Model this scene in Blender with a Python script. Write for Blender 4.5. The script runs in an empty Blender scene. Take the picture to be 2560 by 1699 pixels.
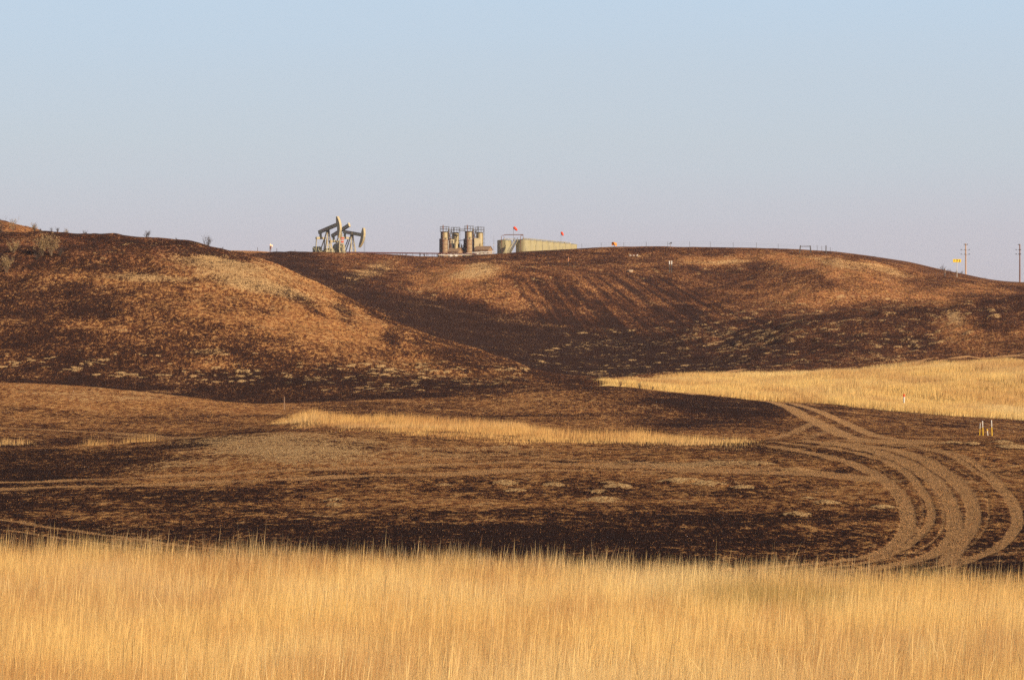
import bpy, math, random
import numpy as np
from mathutils import Vector, Matrix
R = math.radians
sc = bpy.context.scene
COL = sc.collection
# ------------------------------------------------------------ camera
F = 7259.0          # focal length in photograph pixels
CU, HV = 1280.0, 760.0   # principal column, horizon row
cam = bpy.data.cameras.new('camera'); cam.sensor_width = 36; cam.lens = 36 * F / 2560
cam.shift_y = -(849.5 - HV) / 2560; cam.clip_start = 0.5; cam.clip_end = 40000
co = bpy.data.objects.new('camera', cam); COL.objects.link(co)
co.location = (0, 0, 0); co.rotation_euler = (R(90), 0, 0); sc.camera = co
sc.cycles.use_denoising = False
# ------------------------------------------------------------ light
SUN_EL, SUN_AZ = 23.0, 47.0      # azimuth measured from behind the camera towards its right
sd = Vector((math.sin(R(SUN_AZ)) * math.cos(R(SUN_EL)), -math.cos(R(SUN_AZ)) * math.cos(R(SUN_EL)), math.sin(R(SUN_EL))))
sun = bpy.data.lights.new('sun', 'SUN'); sun.energy = 5.0; sun.angle = R(0.6); sun.color = (1.0, 0.80, 0.55)
so = bpy.data.objects.new('sun', sun); COL.objects.link(so)
so.rotation_euler = sd.to_track_quat('Z', 'Y').to_euler(); so.location = (60, -60, 60)
w = bpy.data.worlds.new('World'); sc.world = w; w.use_nodes = True
nt = w.node_tree; nt.nodes.clear()
out = nt.nodes.new('ShaderNodeOutputWorld'); bg = nt.nodes.new('ShaderNodeBackground')
sky = nt.nodes.new('ShaderNodeTexSky'); sky.sky_type = 'NISHITA'; sky.sun_disc = False
sky.sun_elevation = R(SUN_EL); sky.sun_rotation = math.atan2(sd.x, sd.y)
sky.altitude = 700; sky.air_density = 1.0; sky.dust_density = 2.2; sky.ozone_density = 2.0
# smoke-veiled air: the sky's own colour shifts with elevation (lavender at the horizon, blue above)
geo = nt.nodes.new('ShaderNodeTexCoord'); sep = nt.nodes.new('ShaderNodeSeparateXYZ')
ramp = nt.nodes.new('ShaderNodeValToRGB')
nt.links.new(geo.outputs['Generated'], sep.inputs[0])
cr = ramp.color_ramp
SKY = [(0.0, (0.465, 0.437, 0.478)), (0.022, (0.462, 0.45, 0.50)), (0.055, (0.45, 0.50, 0.556)), (0.105, (0.428, 0.532, 0.645)), (0.24, (0.14, 0.18, 0.26))]
cr.elements[0].position, cr.elements[0].color = SKY[0][0], (*SKY[0][1], 1)
cr.elements[1].position, cr.elements[1].color = SKY[-1][0], (*SKY[-1][1], 1)
for p, c in SKY[1:-1]:
    e = cr.elements.new(p); e.color = (*c, 1)
# faint layered smoke
wmp = nt.nodes.new('ShaderNodeMapping'); wmp.inputs['Scale'].default_value = (1.2, 1.2, 16); wno = nt.nodes.new('ShaderNodeTexNoise'); wno.inputs['Scale'].default_value = 2.2; wno.inputs['Detail'].default_value = 3
wma = nt.nodes.new('ShaderNodeMath'); wma.operation = 'MULTIPLY_ADD'; wma.inputs[1].default_value = .022; wad = nt.nodes.new('ShaderNodeMath'); wad.operation = 'SUBTRACT'; wad.inputs[1].default_value = .011
nt.links.new(geo.outputs['Generated'], wmp.inputs[0]); nt.links.new(wmp.outputs[0], wno.inputs[0]); nt.links.new(wno.outputs[0], wma.inputs[0]); nt.links.new(sep.outputs['Z'], wma.inputs[2]); nt.links.new(wma.outputs[0], wad.inputs[0])
nt.links.new(wad.outputs[0], ramp.inputs[0])
gain = nt.nodes.new('ShaderNodeVectorMath'); gain.operation = 'SCALE'; gain.inputs['Scale'].default_value = 10.0
nt.links.new(ramp.outputs[0], gain.inputs[0])
mx = nt.nodes.new('ShaderNodeMix'); mx.data_type = 'RGBA'; mx.inputs['Factor'].default_value = 0.93
nt.links.new(sky.outputs[0], mx.inputs['A']); nt.links.new(gain.outputs[0], mx.inputs['B'])
bg.inputs['Strength'].default_value = 0.1
nt.links.new(mx.outputs['Result'], bg.inputs['Color']); nt.links.new(bg.outputs[0], out.inputs[0])
sc.view_settings.view_transform = 'Standard'; sc.view_settings.look = 'None'
sc.view_settings.exposure = 0.32; sc.view_settings.gamma = 1.0
# ------------------------------------------------------------ helpers
def tag(o, label=None, cat=None, group=None, kind=None):
    if label: o['label'] = label
    if cat: o['category'] = cat
    if group: o['group'] = group
    if kind: o['kind'] = kind
    return o
def empty(name, loc, rz=0.0):
    o = bpy.data.objects.new(name, None); COL.objects.link(o); o.location = loc
    o.rotation_euler = (0, 0, rz); o.empty_display_size = .5
    return o
def link_mesh(name, me, m, parent=None, loc=(0, 0, 0)):
    o = bpy.data.objects.new(name, me); COL.objects.link(o)
    if m and not me.materials: me.materials.append(m)
    o.location = loc
    if parent: o.parent = parent
    return o
def copy_tree(o, parent=None):
    c = o.copy(); COL.objects.link(c); c.parent = parent
    for ch in list(o.children): copy_tree(ch, c)
    return c
class MB:
    """collects simple solids and links them as one mesh"""
    def __init__(s): s.v = []; s.f = []
    def add(s, vs, fs):
        b = len(s.v); s.v += [tuple(x) for x in vs]; s.f += [tuple(i + b for i in f) for f in fs]; return s
    def box(s, c, d, rot=None):
        hx, hy, hz = d[0] / 2, d[1] / 2, d[2] / 2; vs = []
        for z in (-hz, hz):
            for x, y in ((-hx, -hy), (hx, -hy), (hx, hy), (-hx, hy)):
                p = Vector((x, y, z))
                if rot is not None: p = rot @ p
                vs.append(p + Vector(c))
        return s.add(vs, [(3, 2, 1, 0), (4, 5, 6, 7), (0, 1, 5, 4), (1, 2, 6, 5), (2, 3, 7, 6), (3, 0, 4, 7)])
    def bar(s, a, b, w, h=None):
        a, b = Vector(a), Vector(b); d = b - a; L = d.length
        q = d.to_track_quat('X', 'Z').to_matrix()
        return s.box((a + b) / 2, (L, w, h or w), q)
    def tube(s, pts, rad, n=8, cap=True):
        pts = [Vector(p) for p in pts]
        if not isinstance(rad, (list, tuple)): rad = [rad] * len(pts)
        vs = []; fs = []
        for i, p in enumerate(pts):
            d = (pts[min(i + 1, len(pts) - 1)] - pts[max(i - 1, 0)]).normalized()
            ref = Vector((0, 0, 1)) if abs(d.z) < .9 else Vector((1, 0, 0))
            a = d.cross(ref).normalized(); b = d.cross(a)
            for k in range(n):
                t = 2 * math.pi * k / n
                vs.append(p + (a * math.cos(t) + b * math.sin(t)) * rad[i])
        for i in range(len(pts) - 1):
            for k in range(n):
                k2 = (k + 1) % n
                fs.append((i * n + k, i * n + k2, (i + 1) * n + k2, (i + 1) * n + k))
        if cap: fs += [tuple(range(n))[::-1], tuple((len(pts) - 1) * n + k for k in range(n))]
        return s.add(vs, fs)
    def lathe(s, prof, n=32, c=(0, 0, 0), cap=True):
        vs = []; fs = []
        for r, z in prof:
            for k in range(n):
                t = 2 * math.pi * k / n; vs.append((c[0] + r * math.cos(t), c[1] + r * math.sin(t), c[2] + z))
        for i in range(len(prof) - 1):
            for k in range(n):
                k2 = (k + 1) % n; fs.append((i * n + k, i * n + k2, (i + 1) * n + k2, (i + 1) * n + k))
        if cap: fs += [tuple(range(n))[::-1], tuple((len(prof) - 1) * n + k for k in range(n))]
        return s.add(vs, fs)
    def prism(s, poly, y0, y1):
        """polygon in XZ extruded along Y"""
        n = len(poly); vs = [(x, y0, z) for x, z in poly] + [(x, y1, z) for x, z in poly]
        fs = [tuple(range(n)), tuple(range(2 * n - 1, n - 1, -1))] + [((k + 1) % n, k, n + k, n + (k + 1) % n) for k in range(n)]
        return s.add(vs, fs)
    def build(s, name, m, parent=None, loc=(0, 0, 0), smooth=False):
        me = bpy.data.meshes.new(name); me.from_pydata(s.v, [], s.f); me.update()
        import bmesh
        bm = bmesh.new(); bm.from_mesh(me); bmesh.ops.recalc_face_normals(bm, faces=bm.faces); bm.to_mesh(me); bm.free()
        if smooth:
            for p in me.polygons: p.use_smooth = True
            try: me.set_sharp_from_angle(angle=R(40))
            except Exception: pass
        return link_mesh(name, me, m, parent, loc)
def newmat(name):
    m = bpy.data.materials.new(name); m.use_nodes = True
    return m, m.node_tree.nodes, m.node_tree.links, m.node_tree.nodes['Principled BSDF']
def mat(name, c1, c2=None, scale=3.0, rough=0.7, metal=0.0, bump=0.0, detail=5, stretch=(1, 1, 1), lo=.35, hi=.65):
    """painted or weathered surface: two colours mixed by noise, and a matching bump"""
    m, N, L, b = newmat(name); c2 = c2 or tuple(x * .75 for x in c1)
    tc = N.new('ShaderNodeTexCoord'); mp = N.new('ShaderNodeMapping'); mp.inputs['Scale'].default_value = stretch
    no = N.new('ShaderNodeTexNoise'); no.inputs['Scale'].default_value = scale; no.inputs['Detail'].default_value = detail
    rp = N.new('ShaderNodeValToRGB'); rp.color_ramp.elements[0].position = lo; rp.color_ramp.elements[1].position = hi
    rp.color_ramp.elements[0].color = (*c2, 1); rp.color_ramp.elements[1].color = (*c1, 1)
    L.new(tc.outputs['Object'], mp.inputs[0]); L.new(mp.outputs[0], no.inputs[0]); L.new(no.outputs[0], rp.inputs[0])
    L.new(rp.outputs[0], b.inputs['Base Color'])
    b.inputs['Roughness'].default_value = rough; b.inputs['Metallic'].default_value = metal
    if bump:
        bp = N.new('ShaderNodeBump'); bp.inputs['Strength'].default_value = bump; bp.inputs['Distance'].default_value = .05
        L.new(no.outputs[0], bp.inputs['Height']); L.new(bp.outputs[0], b.inputs['Normal'])
    return m
def emit(name, c, s):
    m, N, L, b = newmat(name)
    b.inputs['Base Color'].default_value = (*c, 1); b.inputs['Emission Color'].default_value = (*c, 1); b.inputs['Emission Strength'].default_value = s
    return m
def at(u, v, Y):       # point on the line of sight through photograph pixel (u, v) at distance Y
    return Vector(((u - CU) / F * Y, Y, (HV - v) / F * Y))
# lattice noise
def _h(ix, iy, seed):
    n = (ix.astype(np.int64) * 374761393 + iy.astype(np.int64) * 668265263 + seed * 1442695041) & 0x7fffffff
    n = ((n ^ (n >> 13)) * 1274126177) & 0x7fffffff
    return ((n ^ (n >> 16)) & 0xffff) / 65535.0
def vn(x, y, seed=0):
    ix = np.floor(x); iy = np.floor(y); fx = x - ix; fy = y - iy
    fx = fx * fx * (3 - 2 * fx); fy = fy * fy * (3 - 2 * fy)
    a = _h(ix, iy, seed); b = _h(ix + 1, iy, seed); c = _h(ix, iy + 1, seed); d = _h(ix + 1, iy + 1, seed)
    return (a + (b - a) * fx) * (1 - fy) + (c + (d - c) * fx) * fy
def fbm(x, y, seed=0, oct=4):
    s = 0; a = 1; t = 0
    for i in range(oct):
        s = s + a * vn(x * 2 ** i + 17.3 * i, y * 2 ** i - 9.1 * i, seed + i); t += a; a *= .5
    return s / t
def sstep(a, b, x):
    t = np.clip((x - a) / (b - a), 0, 1); return t * t * (3 - 2 * t)
# ------------------------------------------------------------ terrain
# each row: a line running across the land: its distance (u -> Y) and its height, given either
# directly ('z') or by the photograph row it is seen on ('v')
def K(kind, Ys, hs): return (kind, Ys, hs)
CRA = [(-900, 590), (0, 578), (100, 575.5), (217, 583), (330, 590), (433, 596), (500, 605), (542, 617), (607, 626), (672, 650), (758, 693), (867, 748), (975, 796), (1083, 840), (1192, 875), (1300, 912), (1408, 945), (1495, 955), (1600, 962), (1733, 958), (1896, 955), (2167, 945), (2560, 935), (3400, 920)]
CRB = [(-900, 720), (0, 700), (300, 665), (600, 640), (650, 634.5), (693, 632), (785, 630.5), (900, 632.5), (980, 636), (1040, 641), (1094, 643.5), (1130, 643), (1192, 637.5), (1246, 634), (1340, 627.5), (1441, 621), (1517, 617.5), (1640, 616), (1733, 618), (1842, 619.5), (1930, 621), (2004, 624.5), (2085, 630), (2167, 640), (2275, 656), (2345, 673), (2413, 687), (2470, 699), (2510, 704), (2560, 706.5), (2700, 702), (3400, 690)]
def shifted(k, d): return [(u, v + d) for u, v in k]
KN = [
 K('z', [(0, 1)], [(0, -1.7)]),
 K('z', [(0, 12)], [(0, -2.9)]),
 K('z', [(0, 25)], [(0, -4.1)]),
 K('z', [(0, 45)], [(0, -5.15), (2560, -5.2)]),
 K('z', [(0, 62)], [(0, -5.5), (2560, -5.6)]),
 K('z', [(0, 80)], [(0, -5.95)]),
 K('z', [(0, 105)], [(0, -6.45)]),
 K('v', [(0, 148)], [(-900, 1128), (0, 1121), (180, 1117), (300, 1111), (400, 1104), (600, 1089), (700, 1083), (800, 1083), (900, 1094), (1200, 1110), (1500, 1112), (1800, 1105), (2000, 1102), (2100, 1101), (2560, 1103), (3400, 1108)]),
 K('v', [(0, 168)], [(-900, 1138), (0, 1133), (300, 1123), (600, 1096), (750, 1086), (900, 1080), (1200, 1088), (1500, 1098), (1800, 1106), (2100, 1109), (2560, 1111), (3400, 1114)]),
 K('v', [(0, 200)], [(-900, 1102), (0, 1096), (300, 1098), (600, 1074), (800, 1058), (1000, 1062), (1200, 1070), (1500, 1080), (1800, 1088), (2000, 1089), (2560, 1093), (3400, 1095)]),
 K('v', [(0, 235)], [(-900, 1020), (0, 1025), (300, 1035), (600, 1043), (800, 1035), (1000, 1040), (1200, 1043), (1500, 1043), (1800, 1048), (2000, 1050), (2200, 1060), (2560, 1072), (3400, 1080)]),
 K('v', [(-900, 265), (0, 265), (600, 262), (1200, 262), (1500, 255), (1800, 250), (2560, 252)],
        [(-900, 945), (0, 955), (200, 965), (350, 978), (500, 997), (600, 1008), (700, 1015), (800, 1017), (1000, 1015), (1200, 1010), (1500, 1005), (1800, 1015), (1950, 1022), (2167, 1036), (2560, 1058), (3400, 1070)]),
 K('v', [(0, 284), (1500, 284), (1800, 275), (2560, 270)],
        [(-900, 975), (0, 975), (200, 981), (350, 992), (600, 1011), (800, 998), (1000, 983), (1200, 975), (1400, 968), (1500, 967.5), (1560, 969), (1625, 975), (1733, 986), (1842, 997), (1950, 1010), (2167, 1023), (2380, 1038), (2560, 1049), (3400, 1060)]),
 K('v', [(-900, 338), (0, 338), (600, 332), (900, 325), (1200, 315), (1400, 306), (1500, 303), (1800, 300), (2560, 300)],
        [(-900, 730), (0, 735), (300, 752), (600, 785), (800, 835), (1000, 890), (1200, 928), (1350, 950), (1450, 962), (1560, 972), (1625, 982), (1733, 989), (1842, 994), (1950, 1000), (2167, 1010), (2380, 1022), (2560, 1030), (3400, 1040)]),
 K('v', [(-900, 395), (0, 395), (600, 385), (900, 368), (1200, 345), (1400, 330), (1500, 325), (1700, 345), (1900, 355), (2560, 355)], CRA),
 K('v', [(0, 415), (900, 395), (1300, 372), (1500, 352), (1700, 395), (1900, 410), (2560, 415)],
        [(-900, 640), (0, 625), (300, 650), (542, 690), (672, 740), (867, 820), (1083, 890), (1300, 935), (1408, 950), (1495, 952), (1560, 949), (1650, 946), (1733, 941), (1896, 934), (2167, 921), (2380, 908), (2560, 901), (3400, 880)]),
 K('v', [(0, 450), (900, 430), (1500, 430), (1800, 435), (2560, 445)],
        [(-900, 600), (0, 600), (300, 670), (600, 750), (900, 850), (1200, 915), (1500, 938), (1800, 925), (2000, 906), (2167, 893), (2380, 876), (2560, 855), (3400, 820)]),
 K('v', [(0, 510)], [(-900, 540), (0, 553), (90, 576), (200, 610), (300, 640), (600, 700), (900, 785), (1200, 845), (1500, 872), (1800, 848), (1900, 825), (2000, 800), (2100, 783), (2200, 768), (2300, 757), (2450, 743), (2560, 734), (3400, 690)]),
 K('v', [(0, 545)], [(-900, 560), (0, 575), (300, 650), (600, 680), (900, 740), (1200, 790), (1500, 812), (1800, 800), (2000, 790), (2300, 776), (2560, 762), (3400, 720)]),
 K('v', [(0, 585)], [(-900, 640), (0, 640), (300, 660), (600, 660), (900, 690), (1050, 700), (1150, 676), (1230, 668), (1330, 672), (1450, 690), (1600, 724), (1750, 738), (1950, 725), (2050, 700), (2150, 700), (2300, 725), (2560, 745), (3400, 740)]),
 K('v', [(0, 618)], [(-900, 680), (0, 680), (600, 650), (693, 640), (900, 655), (1100, 670), (1230, 662), (1400, 664), (1600, 680), (1800, 680), (2000, 655), (2100, 650), (2300, 695), (2560, 728), (3400, 720)]),
 K('v', [(0, 660), (1900, 665), (2300, 760), (2560, 800), (3400, 800)], CRB),
 K('v', [(0, 715), (1900, 715), (2300, 800), (2560, 840), (3400, 840)], [(-900, 720), (0, 720), (500, 672), (600, 650), (700, 646), (785, 648.5), (930, 648), (1094, 652)] + [(u, v + 8) for u, v in CRB if u > 1100]),
 K('v', [(0, 800), (1900, 800), (2300, 860), (2560, 900)], [(-900, 740), (0, 740), (500, 690), (560, 655), (640, 641), (785, 649.5), (930, 650), (1094, 651)] + [(u, v + 12) for u, v in CRB if u > 1100]),
 K('v', [(0, 1000)], [(-900, 720), (0, 700), (400, 634), (560, 627.5), (610, 628.5), (660, 631), (693, 633.5), (785, 640), (930, 648), (1094, 648), (1240, 645), (1441, 638)] + [(u, v + 20) for u, v in CRB if u > 1500]),
 K('v', [(0, 1100)], [(-900, 720), (0, 700), (500, 640), (785, 646), (1094, 644.5), (1240, 643), (1441, 638), (1733, 655), (2560, 740)]),
 K('v', [(0, 1280)], [(-900, 730), (0, 715), (500, 650), (1094, 650), (1240, 645), (1441, 640), (1733, 670), (2560, 745)]),
 K('z', [(0, 1900)], [(0, 6)]),
 K('z', [(0, 4500)], [(0, -6)]),
 K('z', [(0, 16000)], [(0, -14)]),
]
KI = []
_ug = np.arange(-2500, 5001, 5.0)
_ker = np.exp(-0.5 * (np.arange(-12, 13) / 2.2) ** 2); _ker /= _ker.sum()
def _smooth(a):
    return np.convolve(np.pad(a, 12, mode='edge'), _ker, 'valid')
for kind, Ys, hs in KN:
    y = np.interp(_ug, [a for a, b in Ys], [b for a, b in Ys]); y = _smooth(y)
    h = np.interp(_ug, [a for a, b in hs], [b for a, b in hs]); h = _smooth(h)
    KI.append((y, h if kind == 'z' else (HV - h) / F * y))
KY = np.array([a for a, b in KI]); KZ = np.array([b for a, b in KI])
_d = (KZ[1:] - KZ[:-1]) / (KY[1:] - KY[:-1]); _hh = KY[1:] - KY[:-1]
_m = np.zeros_like(KZ)
_w1 = 2 * _hh[1:] + _hh[:-1]; _w2 = _hh[1:] + 2 * _hh[:-1]
with np.errstate(divide='ignore', invalid='ignore'):
    _hm = (_w1 + _w2) / (_w1 / _d[:-1] + _w2 / _d[1:])
_m[1:-1] = np.where(_d[:-1] * _d[1:] > 0, _hm, 0); _m[0] = _d[0]; _m[-1] = _d[-1]
_m = np.nan_to_num(_m)
def base_z(x, Y):
    x = np.asarray(x, float); Y = np.asarray(Y, float)
    shp = np.broadcast(x, Y).shape; x = np.broadcast_to(x, shp).ravel(); Y = np.broadcast_to(Y, shp).ravel()
    u = CU + x / np.maximum(Y, 1.0) * F
    u = np.where(Y < 30, CU + (u - CU) * np.clip(Y / 30, .1, 1), u)
    gi = np.clip((u + 2500) / 5.0, 0, len(_ug) - 1.001); i0 = gi.astype(int); fr = gi - i0
    z = np.full(Y.shape, np.nan); n = len(KY)
    yk0 = KY[0][i0] * (1 - fr) + KY[0][i0 + 1] * fr
    for k in range(n - 1):
        yk1 = KY[k + 1][i0] * (1 - fr) + KY[k + 1][i0 + 1] * fr
        s = (Y >= yk0) & (Y < yk1)
        if s.any():
            a = i0[s]; f = fr[s]; L = lambda A: A[a] * (1 - f) + A[a + 1] * f
            y0 = yk0[s]; h = yk1[s] - y0; t = (Y[s] - y0) / h
            z[s] = (2 * t**3 - 3 * t**2 + 1) * L(KZ[k]) + (t**3 - 2 * t**2 + t) * h * L(_m[k]) + (-2 * t**3 + 3 * t**2) * L(KZ[k + 1]) + (t**3 - t**2) * h * L(_m[k + 1])
        yk0 = yk1
    z = np.where(Y < 1, -1.7, z); z = np.where(np.isnan(z), -14, z)
    return z.reshape(shp)
# low ash and ant mounds, seen as pale humps (u, v, half width m)
MOUNDS = [(1262, 1209, .95), (1290, 1230, .75), (1385, 1212, .8), (1518, 1208, .6), (1545, 1216, .95), (1500, 1231, .7), (1508, 1250, 1.0), (1690, 1206, .9), (1735, 1205, .7), (1771, 1213, .95), (1862, 1219, .8), (2067, 1260, .75), (1990, 1287, .7), (1990, 1176, 1.1), (2018, 1248, .45), (2208, 1269, .6), (838, 1262, .5), (836, 1250, .6), (1110, 1212, .5), (2380, 1108, 1.0), (2430, 1111, .9), (2505, 1107, 1.1), (2535, 1120, 1.4), (1905, 1160, 1.0)]
def first_hit(u, v, y0=20, y1=1400):
    Y = np.concatenate([np.arange(y0, 300, .15), np.arange(300, y1, .5)])
    x = (u - CU) / F * Y; z = base_z(x, Y); vp = HV - z / Y * F
    i = int(np.argmax(vp <= v)) if (vp <= v).any() else len(Y) - 1
    return x[i], Y[i], z[i]
MW = [(*first_hit(u, v, 58)[:2], r * .75) for u, v, r in MOUNDS]
def ground_z(x, Y):
    z = base_z(x, Y); x = np.asarray(x, float); Y = np.asarray(Y, float)
    amp = np.clip((Y - 45) / 60, 0, 1) * np.where(Y < 700, 1, 0.15)
    hill = sstep(270, 320, Y)
    z = z + amp * (.13 * (fbm(x / 2.2, Y / 2.2, 5, 3) - .5) + hill * 1.5 * (fbm(x / 16, Y / 16, 9, 3) - .5) + hill * .75 * (fbm(x / 3.5, Y / 3.5, 11, 2) - .5)) * (1 - .8 * sstep(640, 660, Y))
    for mx_, my_, r in MW:
        d2 = ((x - mx_) / r) ** 2 + ((Y - my_) / (r * 1.2)) ** 2
        z = z + .22 * r * np.exp(-d2 * 1.6)
    return z
def hit(u, v, y0=56, y1=1400):
    Y = np.concatenate([np.arange(y0, 300, .1), np.arange(300, y1, .4)]) if y0 < 300 else np.arange(y0, y1, .4)
    x = (u - CU) / F * Y; z = ground_z(x, Y); vp = HV - z / Y * F
    i = int(np.argmax(vp <= v)) if (vp <= v).any() else len(Y) - 1
    return Vector((float(x[i]), float(Y[i]), float(z[i])))
# ---- rows and columns of the ground sheet
Yr = np.concatenate([[-60, -20, -5], np.arange(1, 50, 1.0), np.arange(50, 58, .5), np.arange(58, 80, .22), np.arange(80, 110, .34), np.arange(110, 150, .5), np.arange(150, 285, .6),
    np.arange(285, 405, .5), np.arange(405, 470, .8), np.arange(470, 672, .9), np.arange(672, 900, 4), np.arange(900, 1300, 9), np.geomspace(1300, 16000, 30)])
Us = np.concatenate([np.arange(-2400, -180, 30), np.arange(-180, 2740, 2.9), np.arange(2740, 5000, 30)])
YY, UU = np.meshgrid(Yr, Us, indexing='ij')
XX = (UU - CU) / F * (np.abs(YY) + 14)
ZZ = ground_z(XX, np.maximum(YY, 1.0))
UI = CU + XX / np.maximum(YY, 20) * F            # column and row each ground point is seen on
VI = HV - ZZ / np.maximum(YY, 20) * F
# ---- what grows or burnt where (pigment of the ground itself)
wu = UI + 60 * (fbm(XX / np.maximum(YY, 20) * 90, YY / 26, 21, 3) - .5); wv = VI + 26 * (fbm(XX / np.maximum(YY, 20) * 70, YY / 20, 31, 3) - .5)
def blob(u, v, ru, rv, ang=0, soft=.6, warp=1):
    a = math.radians(ang); du = (wu if warp else UI) - u; dv = (wv if warp else VI) - v
    p = (du * math.cos(a) + dv * math.sin(a)) / ru; q = (-du * math.sin(a) + dv * math.cos(a)) / rv
    return 1 - sstep(1 - soft, 1 + soft, np.sqrt(p * p + q * q))
def band(y0, y1, s=6): return sstep(y0 - s, y0 + s, YY) * (1 - sstep(y1 - s, y1 + s, YY))
base = np.full(YY.shape, .34)
def put(m, val): 
    global base
    base = base * (1 - m) + val * m
G1 = band(56, 158, 8)
put(G1, .42)
put(G1 * sstep(1205, 1290, wv), .27); put(G1 * sstep(1262, 1330, wv) * (1 - sstep(1900, 2050, wu)), .04)
put(G1 * blob(100, 1250, 420, 60), .03); put(G1 * blob(150, 1160, 420, 32), .04); put(G1 * blob(330, 1275, 260, 36), .34)
put(G1 * blob(700, 1225, 330, 36), .30)
put(G1 * blob(1300, 1240, 520, 40), .48)
put(G1 * blob(600, 1160, 330, 34, -7), .60); put(G1 * blob(760, 1120, 260, 38), .80); put(G1 * blob(1100, 1130, 420, 26), .72); put(G1 * blob(1650, 1152, 330, 16), .66)
put(G1 * blob(380, 1123, 230, 16, -8), .10)
put(G1 * blob(2350, 1200, 440, 110), .47); put(G1 * blob(2300, 1110, 500, 22), .48); put(G1 * blob(1930, 1120, 150, 18), .22)
put(G1 * blob(2540, 1420, 260, 26), .06)
G2 = band(158, 240, 6)
put(G2, .46); put(G2 * blob(120, 1108, 260, 13), .16); put(G2 * blob(1850, 1045, 230, 26), .02); put(G2 * blob(2100, 1065, 260, 26), .34); put(G2 * blob(450, 1085, 300, 9), .3)
G3 = band(238, 277, 3)
put(G3, .34); put(G3 * (1 - sstep(640, 900, wu)), .66); put(G3 * blob(250, 985, 330, 26), .72); put(G3 * blob(1350, 1005, 300, 28), .46); put(G3 * blob(1800, 1010, 220, 30), -.05)
put(G3 * blob(650, 1050, 200, 10), .25)
G4 = band(277, 412, 3) * (1 - sstep(1480, 1640, UI))
put(G4, .25)
put(G4 * blob(350, 960, 700, 52, 3), .02); put(G4 * blob(60, 850, 280, 90, 10), .16); put(G4 * blob(1050, 950, 420, 60, 5), .08); put(G4 * blob(1350, 940, 200, 40, 8), .14)
put(G4 * blob(380, 628, 430, 56, 3), .08); put(G4 * blob(90, 610, 200, 60), .18)
put(G4 * blob(100, 740, 300, 100), .14); put(G4 * blob(420, 760, 120, 50), .32); put(G4 * blob(650, 795, 260, 80, 18), .50); put(G4 * blob(780, 770, 160, 60, 30), .80); put(G4 * blob(330, 800, 170, 20), .40)
put(G4 * blob(600, 700, 250, 26, 14), .60); put(G4 * blob(820, 765, 230, 34, 30), .72); put(G4 * blob(330, 695, 200, 20, 4), .40)
put(G4 * blob(640, 713, 90, 12, 12), .3); put(G4 * blob(740, 745, 70, 16, 30), .26); put(G4 * blob(870, 775, 40, 18, 30), .2); put(G4 * blob(985, 842, 30, 16, 20), .08); put(G4 * blob(250, 770, 24, 13), .06); put(G4 * blob(190, 765, 26, 14), .1)
put(G4 * blob(490, 865, 260, 24), .24); put(G4 * blob(860, 925, 90, 15), .10); put(G4 * blob(800, 880, 320, 22, 6), .30); put(G4 * blob(1000, 905, 260, 18, 8), .44)
put(G4 * blob(520, 905, 150, 20), .42)
G5 = band(412, 900, 4)
put(G5, .27)
put(G5 * blob(740, 660, 120, 55, 20), .34); put(G5 * blob(860, 650, 260, 26), .36); put(G5 * blob(760, 700, 140, 40, 30), .22); put(G5 * blob(950, 760, 160, 60, 20), .26)
put(G5 * blob(1140, 700, 150, 42, -8), .56); put(G5 * blob(1270, 720, 110, 40), .52); put(G5 * blob(1190, 680, 70, 16, -6), .88)
put(G5 * blob(1500, 730, 230, 90, 10), .30); put(G5 * blob(1330, 855, 280, 66, 8), -.04); put(G5 * blob(1550, 895, 360, 56, 0), -.10); put(G5 * blob(1700, 800, 130, 60, 20), .24)
put(G5 * blob(860, 745, 330, 50, 34), .04); put(G5 * blob(1150, 815, 240, 56, 20), -.05); put(G5 * blob(1500, 640, 400, 22), .22); put(G5 * blob(1900, 640, 500, 16), .27)
put(G5 * blob(1780, 650, 90, 12), .62); put(G5 * blob(2080, 660, 190, 18, 6), .66); put(G5 * blob(2200, 715, 160, 26, 20), .50); put(G5 * blob(2040, 740, 160, 26), .50); put(G5 * blob(2380, 745, 160, 34), .50)
put(G5 * blob(2100, 800, 300, 20, -4), .2); put(G5 * blob(2050, 850, 330, 34), .17); put(G5 * blob(2480, 765, 220, 30, -10), .12); put(G5 * blob(2400, 830, 60, 50, 20), .52); put(G5 * blob(2500, 850, 130, 26, -6), .40)
put(band(820, 1400, 20), .5)
put(band(480, 540, 8) * (1 - sstep(180, 260, UI)), .5)
put(band(900, 1120, 8) * (1 - sstep(690, 760, UI)), .74)
pale = np.zeros(YY.shape)
def addp(m, a): 
    global pale
    pale = np.maximum(pale, m * a)
addp(G1 * blob(740, 1118, 260, 38), .74); addp(G1 * blob(500, 1150, 180, 18, -8), .4); addp(G1 * blob(1050, 1122, 300, 14), .5); addp(G1 * blob(1700, 1158, 220, 8), .8); addp(G1 * blob(1200, 1135, 260, 10), .5)
addp(G3 * blob(280, 985, 260, 16), .35)
addp(G4 * blob(560, 668, 130, 18, 10), .66); addp(G4 * blob(640, 710, 200, 22, 14), .58); addp(G4 * blob(700, 690, 90, 20, 25), .5); addp(G4 * blob(380, 690, 130, 10, 2), .5); addp(G4 * blob(520, 880, 40, 8), .5)
addp(G5 * blob(1195, 678, 60, 16, -6), .8); addp(G5 * blob(930, 680, 60, 18, -20), .4); addp(G5 * blob(2080, 655, 80, 9, 14), .6); addp(G5 * blob(2160, 665, 110, 10, 12), .6); addp(G5 * blob(2390, 790, 30, 18, 30), .5); addp(G5 * blob(1790, 652, 100, 7), .5)
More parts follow.
